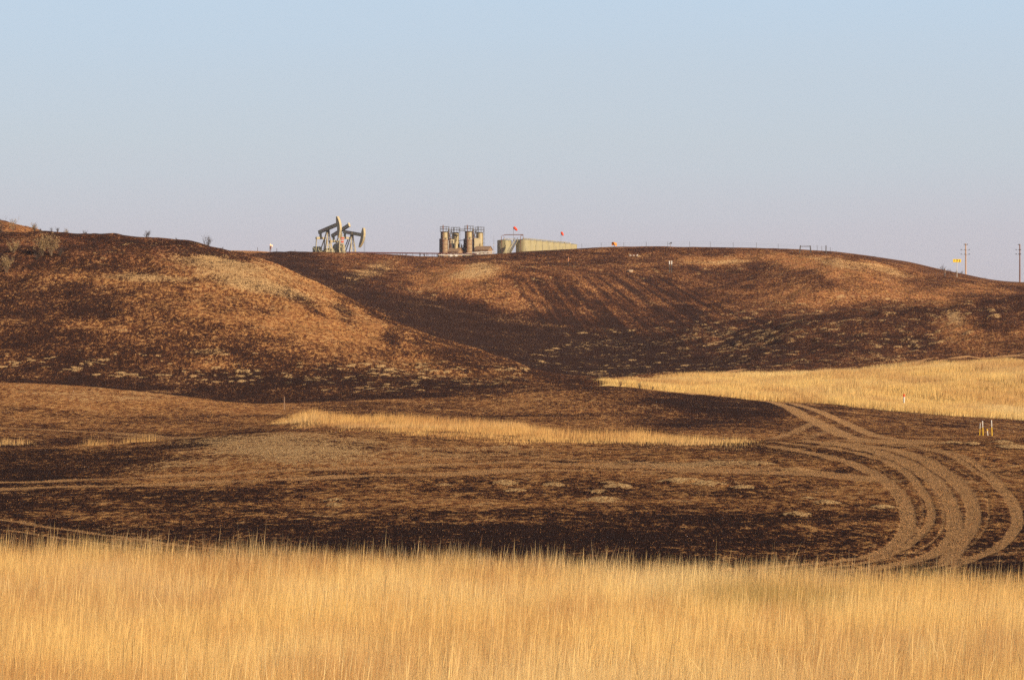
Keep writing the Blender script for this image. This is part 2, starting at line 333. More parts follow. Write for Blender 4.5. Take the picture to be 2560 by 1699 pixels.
for x_, y_, r in MW: addp(1 - sstep(.45, 1.0, np.sqrt(((XX - x_) / r) ** 2 + ((YY - y_) / (r * 1.7)) ** 2) + .9 * (fbm(XX * 4, YY * 1.6, 77, 3) - .5)), 1.35)
# cushions of pale bunch grass left unburnt, scattered in clusters over the dark slopes
def cushions(mask, n, rmin, rmax, seed, amp=.9):
    global pale
    rs = np.random.RandomState(seed); idx = np.flatnonzero(mask.ravel() > .3)
    for i in rs.choice(idx, n):
        cx, cy = XX.ravel()[i], YY.ravel()[i]
        for k in range(rs.randint(1, 5)):
            px = cx + rs.normal() * rmax * 3; py = cy + rs.normal() * rmax * 1.5; r = rs.uniform(rmin, rmax)
            j0, j1 = np.searchsorted(Yr, (py - 3 * r, py + 3 * r))
            ug = CU + px / (py + 14) * F; du = 3.5 * r / py * F
            c0, c1 = np.searchsorted(Us, (ug - du, ug + du))
            if j1 <= j0 or c1 <= c0: continue
            sx = XX[j0:j1, c0:c1]; sy = YY[j0:j1, c0:c1]
            d = np.sqrt(((sx - px) / (r * 1.3)) ** 2 + ((sy - py) / r) ** 2)
            pale[j0:j1, c0:c1] = np.maximum(pale[j0:j1, c0:c1], amp * rs.uniform(.6, 1) * (1 - sstep(.6, 1.15, d)))
            ZZ[j0:j1, c0:c1] += .22 * r * np.exp(-d * d * 1.5)
cushions(G4 * (blob(120, 900, 200, 40) + blob(560, 920, 240, 34) + blob(1050, 940, 260, 34)) , 170, .18, .5, 3, .95)
cushions(G4 * blob(620, 700, 330, 60, 12), 260, .14, .4, 4, .6)
cushions(G5 * (blob(1650, 890, 260, 60) + blob(2050, 870, 260, 40)), 330, .25, .8, 5, .6)
cushions(G5 * (blob(2150, 800, 300, 50) + blob(1850, 830, 120, 40)), 260, .25, .9, 6, .6)
cushions(G5 * (blob(1750, 660, 330, 26) + blob(2080, 665, 160, 24) + blob(1180, 700, 160, 40)), 260, .2, .5, 7, .65)
cushions(G3 * blob(1300, 1010, 300, 30), 16, .3, .6, 8, .5)
red = np.maximum.reduce([G4 * blob(40, 630, 100, 60) * .8, G4 * blob(200, 600, 130, 16) * .9, G4 * blob(430, 618, 90, 14) * .9, G4 * blob(520, 635, 60, 18) * .6, G4 * blob(330, 600, 300, 22) * .35, G5 * blob(850, 645, 220, 12) * .8, G5 * blob(700, 645, 90, 14) * .7, G5 * blob(1050, 655, 160, 14) * .5, G5 * .35, G4 * blob(300, 610, 460, 46, 4) * .7, G4 * .12, G4 * blob(560, 670, 120, 20) * .3,
   G2 * blob(850, 1072, 160, 8) * .5, np.zeros(YY.shape)])
# furrows burnt down the long back slope
fd = VI - 660; fs_ = (UI + 3.1 * fd) / np.maximum(1 + .003 * fd, .3)
fur = vn(fs_ / 7 + 1.5 * vn(fs_ / 40, fd / 40, 3), fd / 70, 41) * G5 * sstep(1200, 1260, fs_) * (1 - sstep(1600, 1720, fs_)) * sstep(10, 40, fd) * (1 - sstep(190, 240, fd))
base = base - .62 * np.clip(fur - .42, 0, 1)
# ruts
def catmull(P, n=14):
    P = [P[0]] + list(P) + [P[-1]]; o = []
    for i in range(1, len(P) - 2):
        a, b, c, d = (np.array(P[i + k], float) for k in (-1, 0, 1, 2))
        for t in np.linspace(0, 1, n, endpoint=False):
            o.append(.5 * (2 * b + (c - a) * t + (2 * a - 5 * b + 4 * c - d) * t * t + (3 * b - a - 3 * c + d) * t ** 3))
    o.append(np.array(P[-2], float)); return o
Z6 = lambda L: [(1660 + a / 2.613, 1000 + b / 2.613) for a, b in L]
Z3 = lambda L: [(1660 + a / 2.613, 580 + b / 2.613) for a, b in L]
RUTS = [  # points in photograph pixels, half width in metres, strength
 (Z6([(700, 300), (1000, 350), (1250, 420), (1440, 520), (1560, 640), (1600, 760), (1585, 850), (1500, 950), (1330, 1020), (1100, 1050), (700, 1085), (400, 1110)]), .21, .9),
 (Z6([(1440, 520), (1530, 640), (1570, 760), (1560, 850), (1470, 950), (1300, 1025)]), .14, .8),
 (Z6([(700, 270), (1200, 330), (1500, 420), (1650, 540), (1735, 680), (1740, 790), (1660, 890), (1550, 970), (1350, 1050), (1050, 1090), (700, 1120)]), .13, .85),
 (Z6([(900, 260), (1400, 340), (1650, 440), (1800, 560), (1880, 700), (1900, 810), (1885, 900), (1780, 990), (1560, 1060), (1200, 1110)]), .24, .9),
 (Z6([(1100, 270), (1600, 350), (1830, 470), (1970, 600), (2020, 720), (2005, 830), (1940, 920), (1880, 1010), (1850, 1070)]), .24, .9),
 (Z6([(1300, 270), (1800, 340), (2020, 450), (2180, 570), (2260, 680), (2290, 780), (2270, 850), (2170, 950), (1990, 1030), (1700, 1100)]), .10, .75),
 (Z6([(1500, 280), (1900, 350), (2100, 460), (2230, 580), (2310, 690), (2325, 790), (2300, 860), (2200, 960), (2040, 1030), (1860, 1100)]), .11, .75),
 (Z6([(800, 250), (1300, 320), (1560, 420), (1720, 540), (1800, 660), (1825, 780), (1790, 880), (1690, 960), (1500, 1030), (1200, 1080)]), .05, .6),
 (Z6([(1200, 250), (1700, 340), (1930, 450), (2080, 580), (2120, 700), (2100, 830), (2000, 950), (1850, 1030)]), .05, .5),
 (Z6([(900, 330), (1300, 380), (1490, 500), (1660, 620), (1690, 740), (1650, 850), (1560, 940)]), .05, .5),
 (Z6([(600, 285), (1000, 310), (1300, 345), (1500, 400), (1700, 500)]), .12, .45), (Z6([(700, 330), (1100, 385), (1400, 470)]), .12, .4), (Z6([(1300, 250), (1900, 300), (2352, 400)]), .14, .35),
 (Z6([(1700, 330), (2100, 420), (2352, 520)]), .12, .4), (Z6([(1950, 560), (2352, 640)]), .1, .3),
 (Z6([(1000, 1070), (1400, 1010), (1700, 990), (1900, 985), (2352, 960)]), .2, .5),
 (Z6([(1300, 1110), (1700, 1060), (2100, 1010), (2352, 985)]), .2, .5),
 (Z6([(1850, 1055), (2352, 1045)]), .2, .4),
 (Z6([(1500, 420), (1900, 400), (2352, 560)]), .12, .35), (Z6([(1250, 300), (1800, 330), (2352, 470)]), .14, .3), (Z6([(1500, 300), (2000, 380), (2352, 620)]), .12, .3),
 ([(-200, 1212), (0, 1205), (268, 1197), (459, 1187), (650, 1178), (800, 1172), (1068, 1163), (1297, 1155), (1565, 1165), (1800, 1172), (2000, 1176), (2200, 1200)], .50, 1.0),
 ([(-200, 1230), (0, 1222), (268, 1214), (459, 1207), (650, 1199), (900, 1189), (1144, 1184), (1297, 1175), (1700, 1176), (1900, 1180), (2043, 1187), (2210, 1200)], .55, 1.05),
 ([(900, 1150), (1300, 1146), (1700, 1160), (1950, 1168)], .5, .5), ([(1000, 1140), (1500, 1150), (1900, 1160)], .5, .4),
 ([(-200, 1275), (0, 1298), (150, 1320), (330, 1345), (450, 1362), (600, 1375)], .17, 1.0),
 ([(-200, 1300), (0, 1322), (120, 1338), (250, 1358), (400, 1378)], .12, .9),
 ([(-200, 1064), (0, 1069), (153, 1075), (344, 1086), (421, 1094), (560, 1093)], .8, .6),
 ([(-200, 1078), (0, 1083), (200, 1088), (420, 1097), (640, 1088)], .7, .45),
 ([(1640, 978), (1733, 985), (1874, 993), (1966, 1016), (2024, 1047), (2081, 1074), (2119, 1091), (2175, 1100), (2260, 1108)], .75, .85),
 ([(1733, 983), (1928, 1000), (2027, 1021), (2100, 1051), (2175, 1084), (2240, 1097), (2330, 1106)], .6, .8),
 ([(2035, 1056), (1985, 1079), (1928, 1097)], .5, .6), ([(2085, 1072), (2016, 1096)], .5, .5),
 ([(1960, 1005), (2100, 1015), (2250, 1030), (2400, 1048), (2560, 1070), (2700, 1085)], .6, .5), ([(2000, 1018), (2200, 1038), (2400, 1060), (2560, 1080)], .5, .45), ([(2040, 1030), (2200, 1055), (2330, 1070), (2500, 1085)], .5, .4),
 ([(1700, 940), (1950, 928), (2062, 923), (2234, 909), (2387, 893), (2560, 882), (2750, 872)], .7, .85),
 ([(1800, 940), (2062, 930), (2234, 916), (2387, 900), (2560, 890), (2750, 880)], .7, .8),
]
rut = np.zeros(YY.shape)
for pts, hw, st in RUTS:
    wp = []
    for (a, b) in catmull(pts, 10):
        y0 = 56 if b > 1100 else (158 if b > 1050 else (236 if b > 1010 else 262))
        if b < 950: y0 = 400
        h_ = first_hit(a, b, y0); wp.append(h_[:2])
    wp = np.array(wp)
    for i in range(len(wp) - 1):
        p, q = wp[i], wp[i + 1]; L = np.hypot(*(q - p)); hw_ = hw * (1 + min(max((p[1] - 88) / 45, 0), 1.3) * (p[1] < 160))
        if L > 60 or L < 1e-6: continue
        pad = hw_ * 2.5; ya, yb = min(p[1], q[1]) - pad, max(p[1], q[1]) + pad
        j0, j1 = np.searchsorted(Yr, (ya, yb))
        ua = min(CU + (min(p[0], q[0]) - pad) / (yy_ + 14) * F for yy_ in (ya, yb)); ub = max(CU + (max(p[0], q[0]) + pad) / (yy_ + 14) * F for yy_ in (ya, yb))
        c0, c1 = np.searchsorted(Us, (ua, ub))
        if j1 <= j0 or c1 <= c0: continue
        sx = XX[j0:j1, c0:c1]; sy = YY[j0:j1, c0:c1]
        t = np.clip(((sx - p[0]) * (q[0] - p[0]) + (sy - p[1]) * (q[1] - p[1])) / (L * L), 0, 1)
        d = np.hypot(sx - p[0] - t * (q[0] - p[0]), sy - p[1] - t * (q[1] - p[1]))
        rut[j0:j1, c0:c1] = np.maximum(rut[j0:j1, c0:c1], st * (1 - sstep(.6, 1.35, d / hw_)))
# live straw: where the tall golden grass stands
def edge_Y(x):   # far edge of the near grass
    return 56.5 - 8.7 * np.clip((np.asarray(x) + 9.5) / 19, -.3, 1.3) ** 1 + 1.1 * (fbm(np.asarray(x) / 1.6, np.asarray(x) * 0, 51, 3) - .5)
def straw_mask(x, Y):
    u = CU + x / np.maximum(Y, 5) * F
    n = fbm(x / 4.0, Y / 7.0, 61, 3) - .5
    m = (1 - sstep(-.6, .6, Y - edge_Y(x)))
    lo = 281 - 14 * sstep(1900, 2500, u); lo = np.where(u < 2000, 300, 300 + (lo - 300) * sstep(2000, 2250, u))
    hi = 390 + 3 * sstep(1900, 2200, u)
    hi = hi - 58 * (1 - sstep(1440, 1780, u))
    m2 = sstep(lo - 2, lo + 2, Y + 8 * n) * (1 - sstep(hi - 3, hi + 3, Y)) * sstep(1470, 1530, u + 40 * n)
    # strip in the middle
    c = np.interp(u, [650, 800, 1000, 1250, 1500, 1700, 1900], [216, 208, 194, 180, 165, 151, 143]); hw = np.interp(u, [640, 720, 900, 1200, 1500, 1750, 1950], [3, 17, 24, 25, 21, 16, 4])
    m3 = (1 - sstep(-.05, 1.5, np.abs(Y - c) / hw + 1.9 * n + .9 * (fbm(x / 1.3, Y / 6, 63, 2) - .5))) * sstep(640, 720, u) * (1 - sstep(1820, 1960, u))
    m4 = (1 - sstep(.5, 1.2, np.abs(Y - 174) / 5 + 1.2 * n)) * sstep(160, 230, u) * (1 - sstep(370, 430, u)) * .8
    m5 = (1 - sstep(.5, 1.2, np.abs(Y - 192) / 5 + 1.2 * n)) * (1 - sstep(40, 110, u)) * .5
    m6 = (1 - sstep(.5, 1.2, np.abs(Y - 178) / 9 + 1.5 * n)) * sstep(1980, 2150, u) * .35
    return np.maximum.reduce([m, m2, m3, m4, m5, m6])
straw = straw_mask(XX, YY)
straw = np.where(YY < 20, 1, straw)
ZZ -= .025 * rut * (YY < 130)
nr, nc = YY.shape
gi = np.arange(nr * nc).reshape(nr, nc)
quads = np.stack([gi[:-1, :-1], gi[:-1, 1:], gi[1:, 1:], gi[1:, :-1]], -1).reshape(-1, 4)
def np_mesh(name, V, Q, attrs=None, k=4):
    me = bpy.data.meshes.new(name)
    me.vertices.add(len(V)); me.vertices.foreach_set('co', np.ascontiguousarray(V, np.float32).ravel())
    me.loops.add(Q.size); me.loops.foreach_set('vertex_index', Q.ravel().astype(np.int32))
    me.polygons.add(len(Q)); me.polygons.foreach_set('loop_start', np.arange(0, Q.size, k, dtype=np.int32))
    me.polygons.foreach_set('loop_total', np.full(len(Q), k, np.int32))
    for nm, a in (attrs or {}).items():
        if a.ndim == 1:
            at_ = me.attributes.new(nm, 'FLOAT', 'POINT'); at_.data.foreach_set('value', a.astype(np.float32))
        else:
            at_ = me.attributes.new(nm, 'FLOAT_COLOR', 'POINT'); at_.data.foreach_set('color', np.ascontiguousarray(a, np.float32).ravel())
    me.update(calc_edges=True)
    return me
gme = np_mesh('ground', np.stack([XX, YY, ZZ], -1).reshape(-1, 3), quads,
    {'cover': np.clip(base, -.4, 1).ravel(), 'pale': pale.ravel(), 'red': red.ravel(), 'rut': rut.ravel(), 'grain': (4.3 - 1.2 * G5 + 1.3 * G1).ravel(), 'straw': np.where((YY > 100) & (YY < 250), straw * .42, straw).ravel()})
gme.polygons.foreach_set('use_smooth', np.ones(len(gme.polygons), bool))
# ground material
m, N, L, b = newmat('burnt_ground')
def attr(n):
    a = N.new('ShaderNodeAttribute'); a.attribute_name = n; return a.outputs['Fac']
def mth(op, a, c=None, d=None, clamp=False):
    n = N.new('ShaderNodeMath'); n.operation = op; n.use_clamp = clamp
    for i, v in enumerate((a, c, d)):
        if v is None: continue
        if isinstance(v, (int, float)): n.inputs[i].default_value = v
        else: L.new(v, n.inputs[i])
    return n.outputs[0]
def noise(scale, detail=4, rough=.6, stretch=None, off=0):
    n = N.new('ShaderNodeTexNoise'); n.inputs['Scale'].default_value = scale; n.inputs['Detail'].default_value = detail; n.inputs['Roughness'].default_value = rough
    mp = N.new('ShaderNodeMapping'); mp.inputs['Scale'].default_value = stretch or (1, 1, 1); mp.inputs['Location'].default_value = (off, off * .7, 0)
    L.new(tcg.outputs['Object'], mp.inputs[0]); L.new(mp.outputs[0], n.inputs[0]); return n.outputs[0]
def mixc(f, a, c):
    n = N.new('ShaderNodeMix'); n.data_type = 'RGBA'
    L.new(f, n.inputs['Factor']) if not isinstance(f, (int, float)) else setattr(n.inputs['Factor'], 'default_value', f)
    for s, v in (('A', a), ('B', c)):
        if isinstance(v, tuple): n.inputs[s].default_value = (*v, 1)
        else: L.new(v, n.inputs[s])
    return n.outputs['Result']
def ss(x, a, c):
    n = N.new('ShaderNodeMapRange'); n.interpolation_type = 'SMOOTHSTEP'
    n.inputs['From Min'].default_value = a; n.inputs['From Max'].default_value = c
    L.new(x, n.inputs['Value']); return n.outputs[0]
tcg = N.new('ShaderNodeTexCoord')
n1 = noise(.42, 6, .65, (1, .5, 1)); n2 = noise(2.6, 6, .72, (1, .35, 1), 7); n3 = noise(11.0, 4, .75, (1, .28, 1), 19); nb = noise(.11, 4, .6, None, 31)
n3c = mth('ADD', mth('MULTIPLY', mth('SUBTRACT', n3, .5), 1.9), .5)
nn = mth('ADD', mth('ADD', mth('MULTIPLY', n1, .24), mth('MULTIPLY', n2, .48)), mth('MULTIPLY', n3c, .28))
nn = mth('ADD', nn, mth('MULTIPLY', mth('SUBTRACT', nb, .5), .25))
cov = mth('ADD', mth('MULTIPLY', mth('SUBTRACT', nn, .5), attr('grain')), attr('cover'))
f1 = ss(cov, .06, .42); f2 = ss(cov, .30, .70)
n4 = noise(1.1, 5, .65, None, 43)
char = mixc(ss(n3, .35, .68), (.034, .0195, .017), (.078, .040, .031))
brown = mixc(ss(n4, .35, .65), (.29, .103, .043), (.50, .190, .070))
soil = mixc(ss(n2, .38, .66), brown, (.82, .43, .155))
redc = mixc(ss(n3, .35, .7), (.26, .07, .032), (.58, .21, .11))
col = mixc(mth('MULTIPLY', attr('red'), ss(n1, .38, .58)), soil, redc)
umber = mixc(ss(n3, .35, .65), (.095, .036, .023), (.190, .072, .038))
col = mixc(f2, mixc(f1, char, umber), col)
ashm = ss(noise(.9, 5, .7, (1, .4, 1), 71), .56, .70)
col = mixc(mth('MULTIPLY', ashm, mth('MULTIPLY', f2, .55)), col, (.85, .56, .28))
pl = mth('MULTIPLY', attr('pale'), 1.0)
plf = ss(mth('ADD', mth('MULTIPLY', mth('SUBTRACT', nn, .5), 4.2), pl), .34, .86)
palec = mixc(ss(n3, .35, .65), (.44, .22, .09), (1.0, .66, .31))
col = mixc(plf, col, palec)
rt = ss(mth('ADD', mth('MULTIPLY', mth('SUBTRACT', n3, .5), 1.6), mth('ADD', attr('rut'), mth('MULTIPLY', mth('SUBTRACT', n2, .5), 1.0))), .25, .75)
rutc = mixc(ss(n3, .35, .65), (.58, .31, .125), (.92, .52, .235))
col = mixc(mth('MULTIPLY', rt, .8), col, rutc)
st = ss(mth('ADD', mth('MULTIPLY', mth('SUBTRACT', n3, .5), 1.2), attr('straw')), .3, .7)
strawc = mixc(ss(n2, .35, .65), (.30, .16, .055), (.52, .32, .12))
col = mixc(st, col, strawc)
L.new(col, b.inputs['Base Color']); b.inputs['Roughness'].default_value = .95; b.inputs['Specular IOR Level'].default_value = .02
bp = N.new('ShaderNodeBump'); bp.inputs['Strength'].default_value = .9; bp.inputs['Distance'].default_value = .5
L.new(nn, bp.inputs['Height'])
bp2 = N.new('ShaderNodeBump'); bp2.inputs['Strength'].default_value = .7; bp2.inputs['Distance'].default_value = .05
L.new(n3, bp2.inputs['Height']); L.new(bp.outputs[0], bp2.inputs['Normal']); L.new(bp2.outputs[0], b.inputs['Normal'])
ground = link_mesh('ground', gme, m); tag(ground, kind='structure')
def gz(x, y): return float(ground_z(np.array([x]), np.array([y]))[0])
# ------------------------------------------------------------ grass
def blades(name, x, y, h, wd, colr, lean=.12, seed=1, nseg=3, head=0.0, sink=.03):
    rs = np.random.RandomState(seed); n = len(x)
    z = ground_z(x, y) - sink
    az = rs.uniform(0, 2 * np.pi, n); la = rs.normal(0, lean, n) ; ld = rs.uniform(0, 2 * np.pi, n)
    lx = la * np.cos(ld) + .05; ly = la * np.sin(ld)
    dx = np.cos(az) * wd / 2; dy = np.sin(az) * wd / 2
    V = []; 
    for k in range(nseg + 1):
        t = k / nseg
        bend = t ** 1.8
        cx = x + lx * h * bend; cy = y + ly * h * bend; cz = z + h * t * (1 - .5 * la * la * t)
        wk = (1 - .75 * t) if k < nseg else .12
        if head:
            wk = [1.0, .8, .55][k] if k < 3 and nseg > 3 else ((head if k == nseg - 1 else wk) if k < nseg else .15)
        V.append(np.stack([cx - dx * wk, cy - dy * wk, cz], -1)); V.append(np.stack([cx + dx * wk, cy + dy * wk, cz], -1))
    V = np.stack(V, 1); m_ = 2 * (nseg + 1)
    b0 = (np.arange(n) * m_)[:, None]
    Q = np.concatenate([np.stack([b0[:, 0] + 2 * k, b0[:, 0] + 2 * k + 1, b0[:, 0] + 2 * k + 3, b0[:, 0] + 2 * k + 2], -1) for k in range(nseg)], 0)
    C = np.repeat(np.concatenate([colr, np.ones((n, 1))], 1), m_, 0)
    me = np_mesh(name, V.reshape(-1, 3), Q, {'tint': C})
    return link_mesh(name, me, MG)
MG, N_, L_, b_ = newmat('dry_grass')
a_ = N_.new('ShaderNodeAttribute'); a_.attribute_name = 'tint'
L_.new(a_.outputs['Color'], b_.inputs['Base Color']); b_.inputs['Roughness'].default_value = .6; b_.inputs['Specular IOR Level'].default_value = .25
tr_ = N_.new('ShaderNodeBsdfTranslucent'); L_.new(a_.outputs['Color'], tr_.inputs[0])
ms_ = N_.new('ShaderNodeMixShader'); ms_.inputs[0].default_value = .42
o_ = N_['Material Output']; L_.new(b_.outputs[0], ms_.inputs[1]); L_.new(tr_.outputs[0], ms_.inputs[2]); L_.new(ms_.outputs[0], o_.inputs[0])
GOLD = np.array([.96, .685, .27]); PALEG = np.array([1.0, .82, .45]); RUST = np.array([.60, .32, .13]); OLIVE = np.array([.33, .27, .07]); GREYB = np.array([.50, .40, .30])
def tints(x, y, seed, sc_=1.0, rust=.5):
    rs = np.random.RandomState(seed); n = len(x)
    a = .6 * fbm(x / (1.6 * sc_), y / (3.2 * sc_), seed, 4) + .4 * fbm(x / (.3 * sc_), y / (.8 * sc_), seed + 40, 3); r = rs.uniform(0, 1, n)
    f = np.clip((a - .40) * 4.2 + (r - .5) * .6, 0, 1)[:, None] * rust
    c = GOLD * (1 - f) + RUST * f
    g = np.clip((fbm(x / (2.5 * sc_), y / (3 * sc_), seed + 9, 3) - .5) * 3 + (r[::-1] - .5) * .6, 0, 1)[:, None] * .6
    c = c * (1 - g) + PALEG * g
    c = c * rs.uniform(.78, 1.16, (n, 1)); return c
rs = np.random.RandomState(7)
def scatter(n, y0, y1, ulo, uhi, fn, power=1.0, seed=0):
    r = np.random.RandomState(seed); y = np.sqrt(r.uniform(y0 * y0, y1 * y1, n)); u = r.uniform(ulo, uhi, n); x = (u - CU) / F * y
    k = r.uniform(0, 1, n) < fn(x, y); return x[k], y[k]
# near field
near = lambda x, y: (y < edge_Y(x)).astype(float)
x, y = scatter(520000, 21, 56, -700, 3300, near, seed=1)
h = (.72 + .32 * fbm(x / .9, y / .9, 71, 3) + np.random.RandomState(2).normal(0, .07, len(x))) * 1.0
c = tints(x, y, 5, 1.0, .85)
ol = np.clip(np.exp(-(((x - 3.9) / 1.5) ** 2 + ((y - 45.0) / 2.4) ** 2)) * 1.8 - .3, 0, .85)[:, None] * np.random.RandomState(8).uniform(.3, 1, (len(x), 1))
c = c * (1 - ol) + OLIVE * ol; h = h * (1 - .08 * ol[:, 0])
wd = np.random.RandomState(3).uniform(.002, .0048, len(x))
g1 = blades('grass', x, y, h, wd, c, .13, 11)
tag(g1, 'dense golden knee-high dry grass filling the foreground', 'grass', kind='stuff')
x, y = scatter(22000, 21, 57, -700, 3300, lambda x, y: (y < edge_Y(x) + .7) * (.35 + .9 * vn(x / .5, y / .5, 81)) , seed=3)
xe, ye = scatter(17000, 44, 59, -700, 3300, lambda x, y: (y < edge_Y(x) + .8) * (y > edge_Y(x) - 2.2) * sstep(.3, .7, vn(x / .35, y / .6, 83)), seed=13)
x = np.concatenate([x, xe]); y = np.concatenate([y, ye])
h = np.random.RandomState(4).normal(.97, .12, len(x)) + .14 * (fbm(x / 1.2, y / 1.2, 82, 3) - .5) * 2
eg = sstep(-2.5, -.3, y - edge_Y(x))[:, None]; c = tints(x, y, 15); c = c * (1 - eg) + (c * .5 + GREYB * .4) * eg
g2 = blades('tall_grass_stalk', x, y, h, np.full(len(x), .0045), c, .09, 12, nseg=5, head=1.4)
tag(g2, 'taller greyish seed stalks standing out above the golden foreground grass', 'grass stalks', kind='stuff')
x, y = scatter(9000, 23, 52, -700, 3300, near, seed=31)
g2b = blades('bent_grass_stem', x, y, np.random.RandomState(32).uniform(.7, 1.15, len(x)), np.full(len(x), .005), tints(x, y, 33) * np.random.RandomState(34).uniform(.75, 1.1, (len(x), 1)), .5, 35, nseg=5, head=1.2)
tag(g2b, 'bent and leaning dry stems among the foreground grass', 'grass stalks', kind='stuff')
# middle strip
mid = lambda x, y: straw_mask(x, y) * (y > 100) * (.12 + .88 * sstep(.30, .66, fbm(x / 1.2, y / 2.6, 96, 3) + .18 * straw_mask(x, y) + .35 * (y > 245)))
x, y = scatter(330000, 136, 240, -200, 2760, mid, seed=5)
h = .16 + .95 * fbm(x / 1.8, y / 3, 91, 3) * np.random.RandomState(5).uniform(.25, 1.4, len(x))
uu = CU + x / y * F; cc = np.interp(uu, [650, 800, 1000, 1250, 1500, 1700, 1900], [216, 208, 194, 180, 165, 151, 143])
h = h * (.35 + .65 * sstep(.1, .9, straw_mask(x, y))) * (.4 + .6 * sstep(-14, 6, y - cc) * (uu > 640) + .6 * (uu <= 640)) * .9 * (1 - .65 * sstep(1550, 1930, uu)) * (1 - .5 * (1 - sstep(660, 800, uu)) * (uu > 600))
c = tints(x, y, 25, 3.5, .8) * np.array([.92, .80, .72]); wd = np.random.RandomState(6).uniform(.012, .026, len(x))
g3 = blades('grass_strip', x, y, h, wd, c, .14, 13, nseg=2)
tag(g3, 'ragged strip of unburnt golden grass crossing the burnt flat', 'grass', kind='stuff')
# golden field to the right
x, y = scatter(330000, 262, 412, 1400, 2900, mid, seed=6)
h = .5 + .6 * fbm(x / 5, y / 5, 92, 3) * np.random.RandomState(5).uniform(.6, 1.3, len(x))
uu = CU + x / y * F; h = h * (.3 + .6 * sstep(.1, .9, straw_mask(x, y))) * (.45 + .55 * sstep(1480, 1750, uu))
c = tints(x, y, 35, 7, .65) * .97; wd = np.random.RandomState(6).uniform(.02, .05, len(x))
g4 = blades('grass_field', x, y, h, wd, c, .12, 14, nseg=2)
tag(g4, 'unburnt field of tall golden grass right of the dark hill', 'grass', kind='stuff')
# tussocks: low clumps of singed bunch grass over the slopes
def slope(x, y):
    u = CU + x / y * F; v = HV - base_z(x, y) / y * F
    j = np.clip(np.searchsorted(Yr, y), 0, nr - 1); i = np.clip(((CU + x / (y + 14) * F + 180) / 2.9).astype(int) + int(np.searchsorted(Us, -180)), 0, nc - 1)
    return np.clip(base[j, i] * .9 + pale[j, i] - .12, 0, 1) * (1 - np.clip(straw[j, i] * 2, 0, 1)) * (1 - np.clip(rut[j, i] * 2, 0, 1)) * sstep(.35, .6, fbm(x / 2.5, y / 2.5, 95, 3) + .25 * base[j, i])
x, y = scatter(170000, 280, 640, -260, 2900, slope, seed=21)
r_ = np.random.RandomState(22); n_ = len(x)
c = np.array([.24, .12, .05]) * (1 - (q := r_.uniform(0, 1, (n_, 1)))) + np.array([.44, .26, .11]) * q
c = c * np.where(r_.uniform(0, 1, (n_, 1)) < .25, .35, 1.0)
g6 = blades('tussocks', x, y, r_.uniform(.06, .20, n_) * (.7 + y / 900), r_.uniform(.08, .30, n_) * (.5 + y / 900), c, .3, 23, nseg=1)
tag(g6, 'low tussocks of singed bunch grass scattered over the burnt hills', 'tussock grass', kind='stuff')
# charred stubble with the odd surviving stem
x, y = scatter(200000, 54, 150, -250, 2900, lambda x, y: (1 - straw_mask(x, y)) * (.25 + .75 * vn(x / 1.5, y / 1.5, 93)), seed=8)
r_ = np.random.RandomState(9); dk = r_.uniform(0, 1, len(x)) < .55
c = np.where(dk[:, None], np.array([.05, .03, .024]), np.array([.40, .19, .075]) * r_.uniform(.6, 1.6, (len(x), 1)))
h = r_.uniform(.015, .07, len(x)) + (r_.uniform(0, 1, len(x)) < .0005) * r_.uniform(.2, .6, len(x)); wd = r_.uniform(.006, .03, len(x))
g5 = blades('stubble', x, y, h, wd, c, .5, 15, nseg=2)
tag(g5, 'charred stubble and singed straw over the black burnt flat', 'stubble', kind='stuff')
# ------------------------------------------------------------ materials for made things
M_steel = mat('sage_green_paint', (.42, .385, .26), (.29, .26, .17), .7, .55, 0, .15)
M_steel_l = mat('pale_sage_paint', (.55, .48, .31), (.42, .34, .20), .9, .5, 0, .15)
M_dark = mat('greasy_steel_and_shade', (.055, .055, .06), (.03, .03, .035), 2, .5)
M_rust = mat('rusty_steel', (.20, .085, .05), (.11, .045, .03), 2, .8)
M_pipe = mat('red_oxide_paint', (.13, .035, .035), (.08, .03, .03), 1, .7)
M_tan = mat('tan_vessel_paint', (.44, .35, .175), (.32, .25, .125), .5, .5, 0, .1, 5, (1, 1, .3))
M_tank = mat('olive_tank_paint', (.36, .32, .175), (.24, .205, .115), .5, .55, 0, .1, 6, (1, 1, .25))
M_brown = mat('brown_cladding', (.34, .23, .135), (.24, .15, .09), .8, .75)
M_shade = mat('shade_dark_casing', (.07, .055, .06), (.04, .035, .04), 1, .7)  # colour darkened for the towers' shadow side; also on the compressor
M_white = mat('white_paint', (.72, .70, .66), (.55, .52, .48), 2, .5)
M_yell = mat('yellow_plastic', (.80, .52, .02), (.66, .40, .02), 3, .5)
M_red = mat('faded_orange_fabric', (.85, .09, .02), (.70, .05, .02), 2, .8)
M_orange = mat('orange_fabric', (.86, .30, .04), (.74, .22, .03), 2, .8)
M_wood = mat('weathered_wood', (.30, .19, .12), (.19, .12, .08), 4, .9, 0, .2, 5, (1, 1, .15))
M_wood_g = mat('grey_wood', (.115, .10, .095), (.06, .055, .055), 4, .9, 0, .2, 5, (1, 1, .15))
M_twig = mat('charred_twigs', (.085, .06, .05), (.04, .03, .028), 6, .9)
M_twig_l = mat('dry_twigs', (.22, .15, .09), (.13, .09, .06), 6, .9)
M_leaf = mat('scorched_leaves', (.38, .26, .13), (.24, .155, .075), 9, .9)
M_rock = mat('sandstone', (.50, .36, .23), (.30, .21, .14), 3, .9, 0, .5)
M_rock_w = mat('pale_boulder', (.62, .53, .46), (.42, .34, .29), 3, .9, 0, .5)
M_sign = mat('yellow_sign_face', (.95, .66, .02), (.88, .58, .02), 2, .4)
M_black = mat('black_lettering', (.015, .012, .01), (.02, .015, .01), 2, .6)
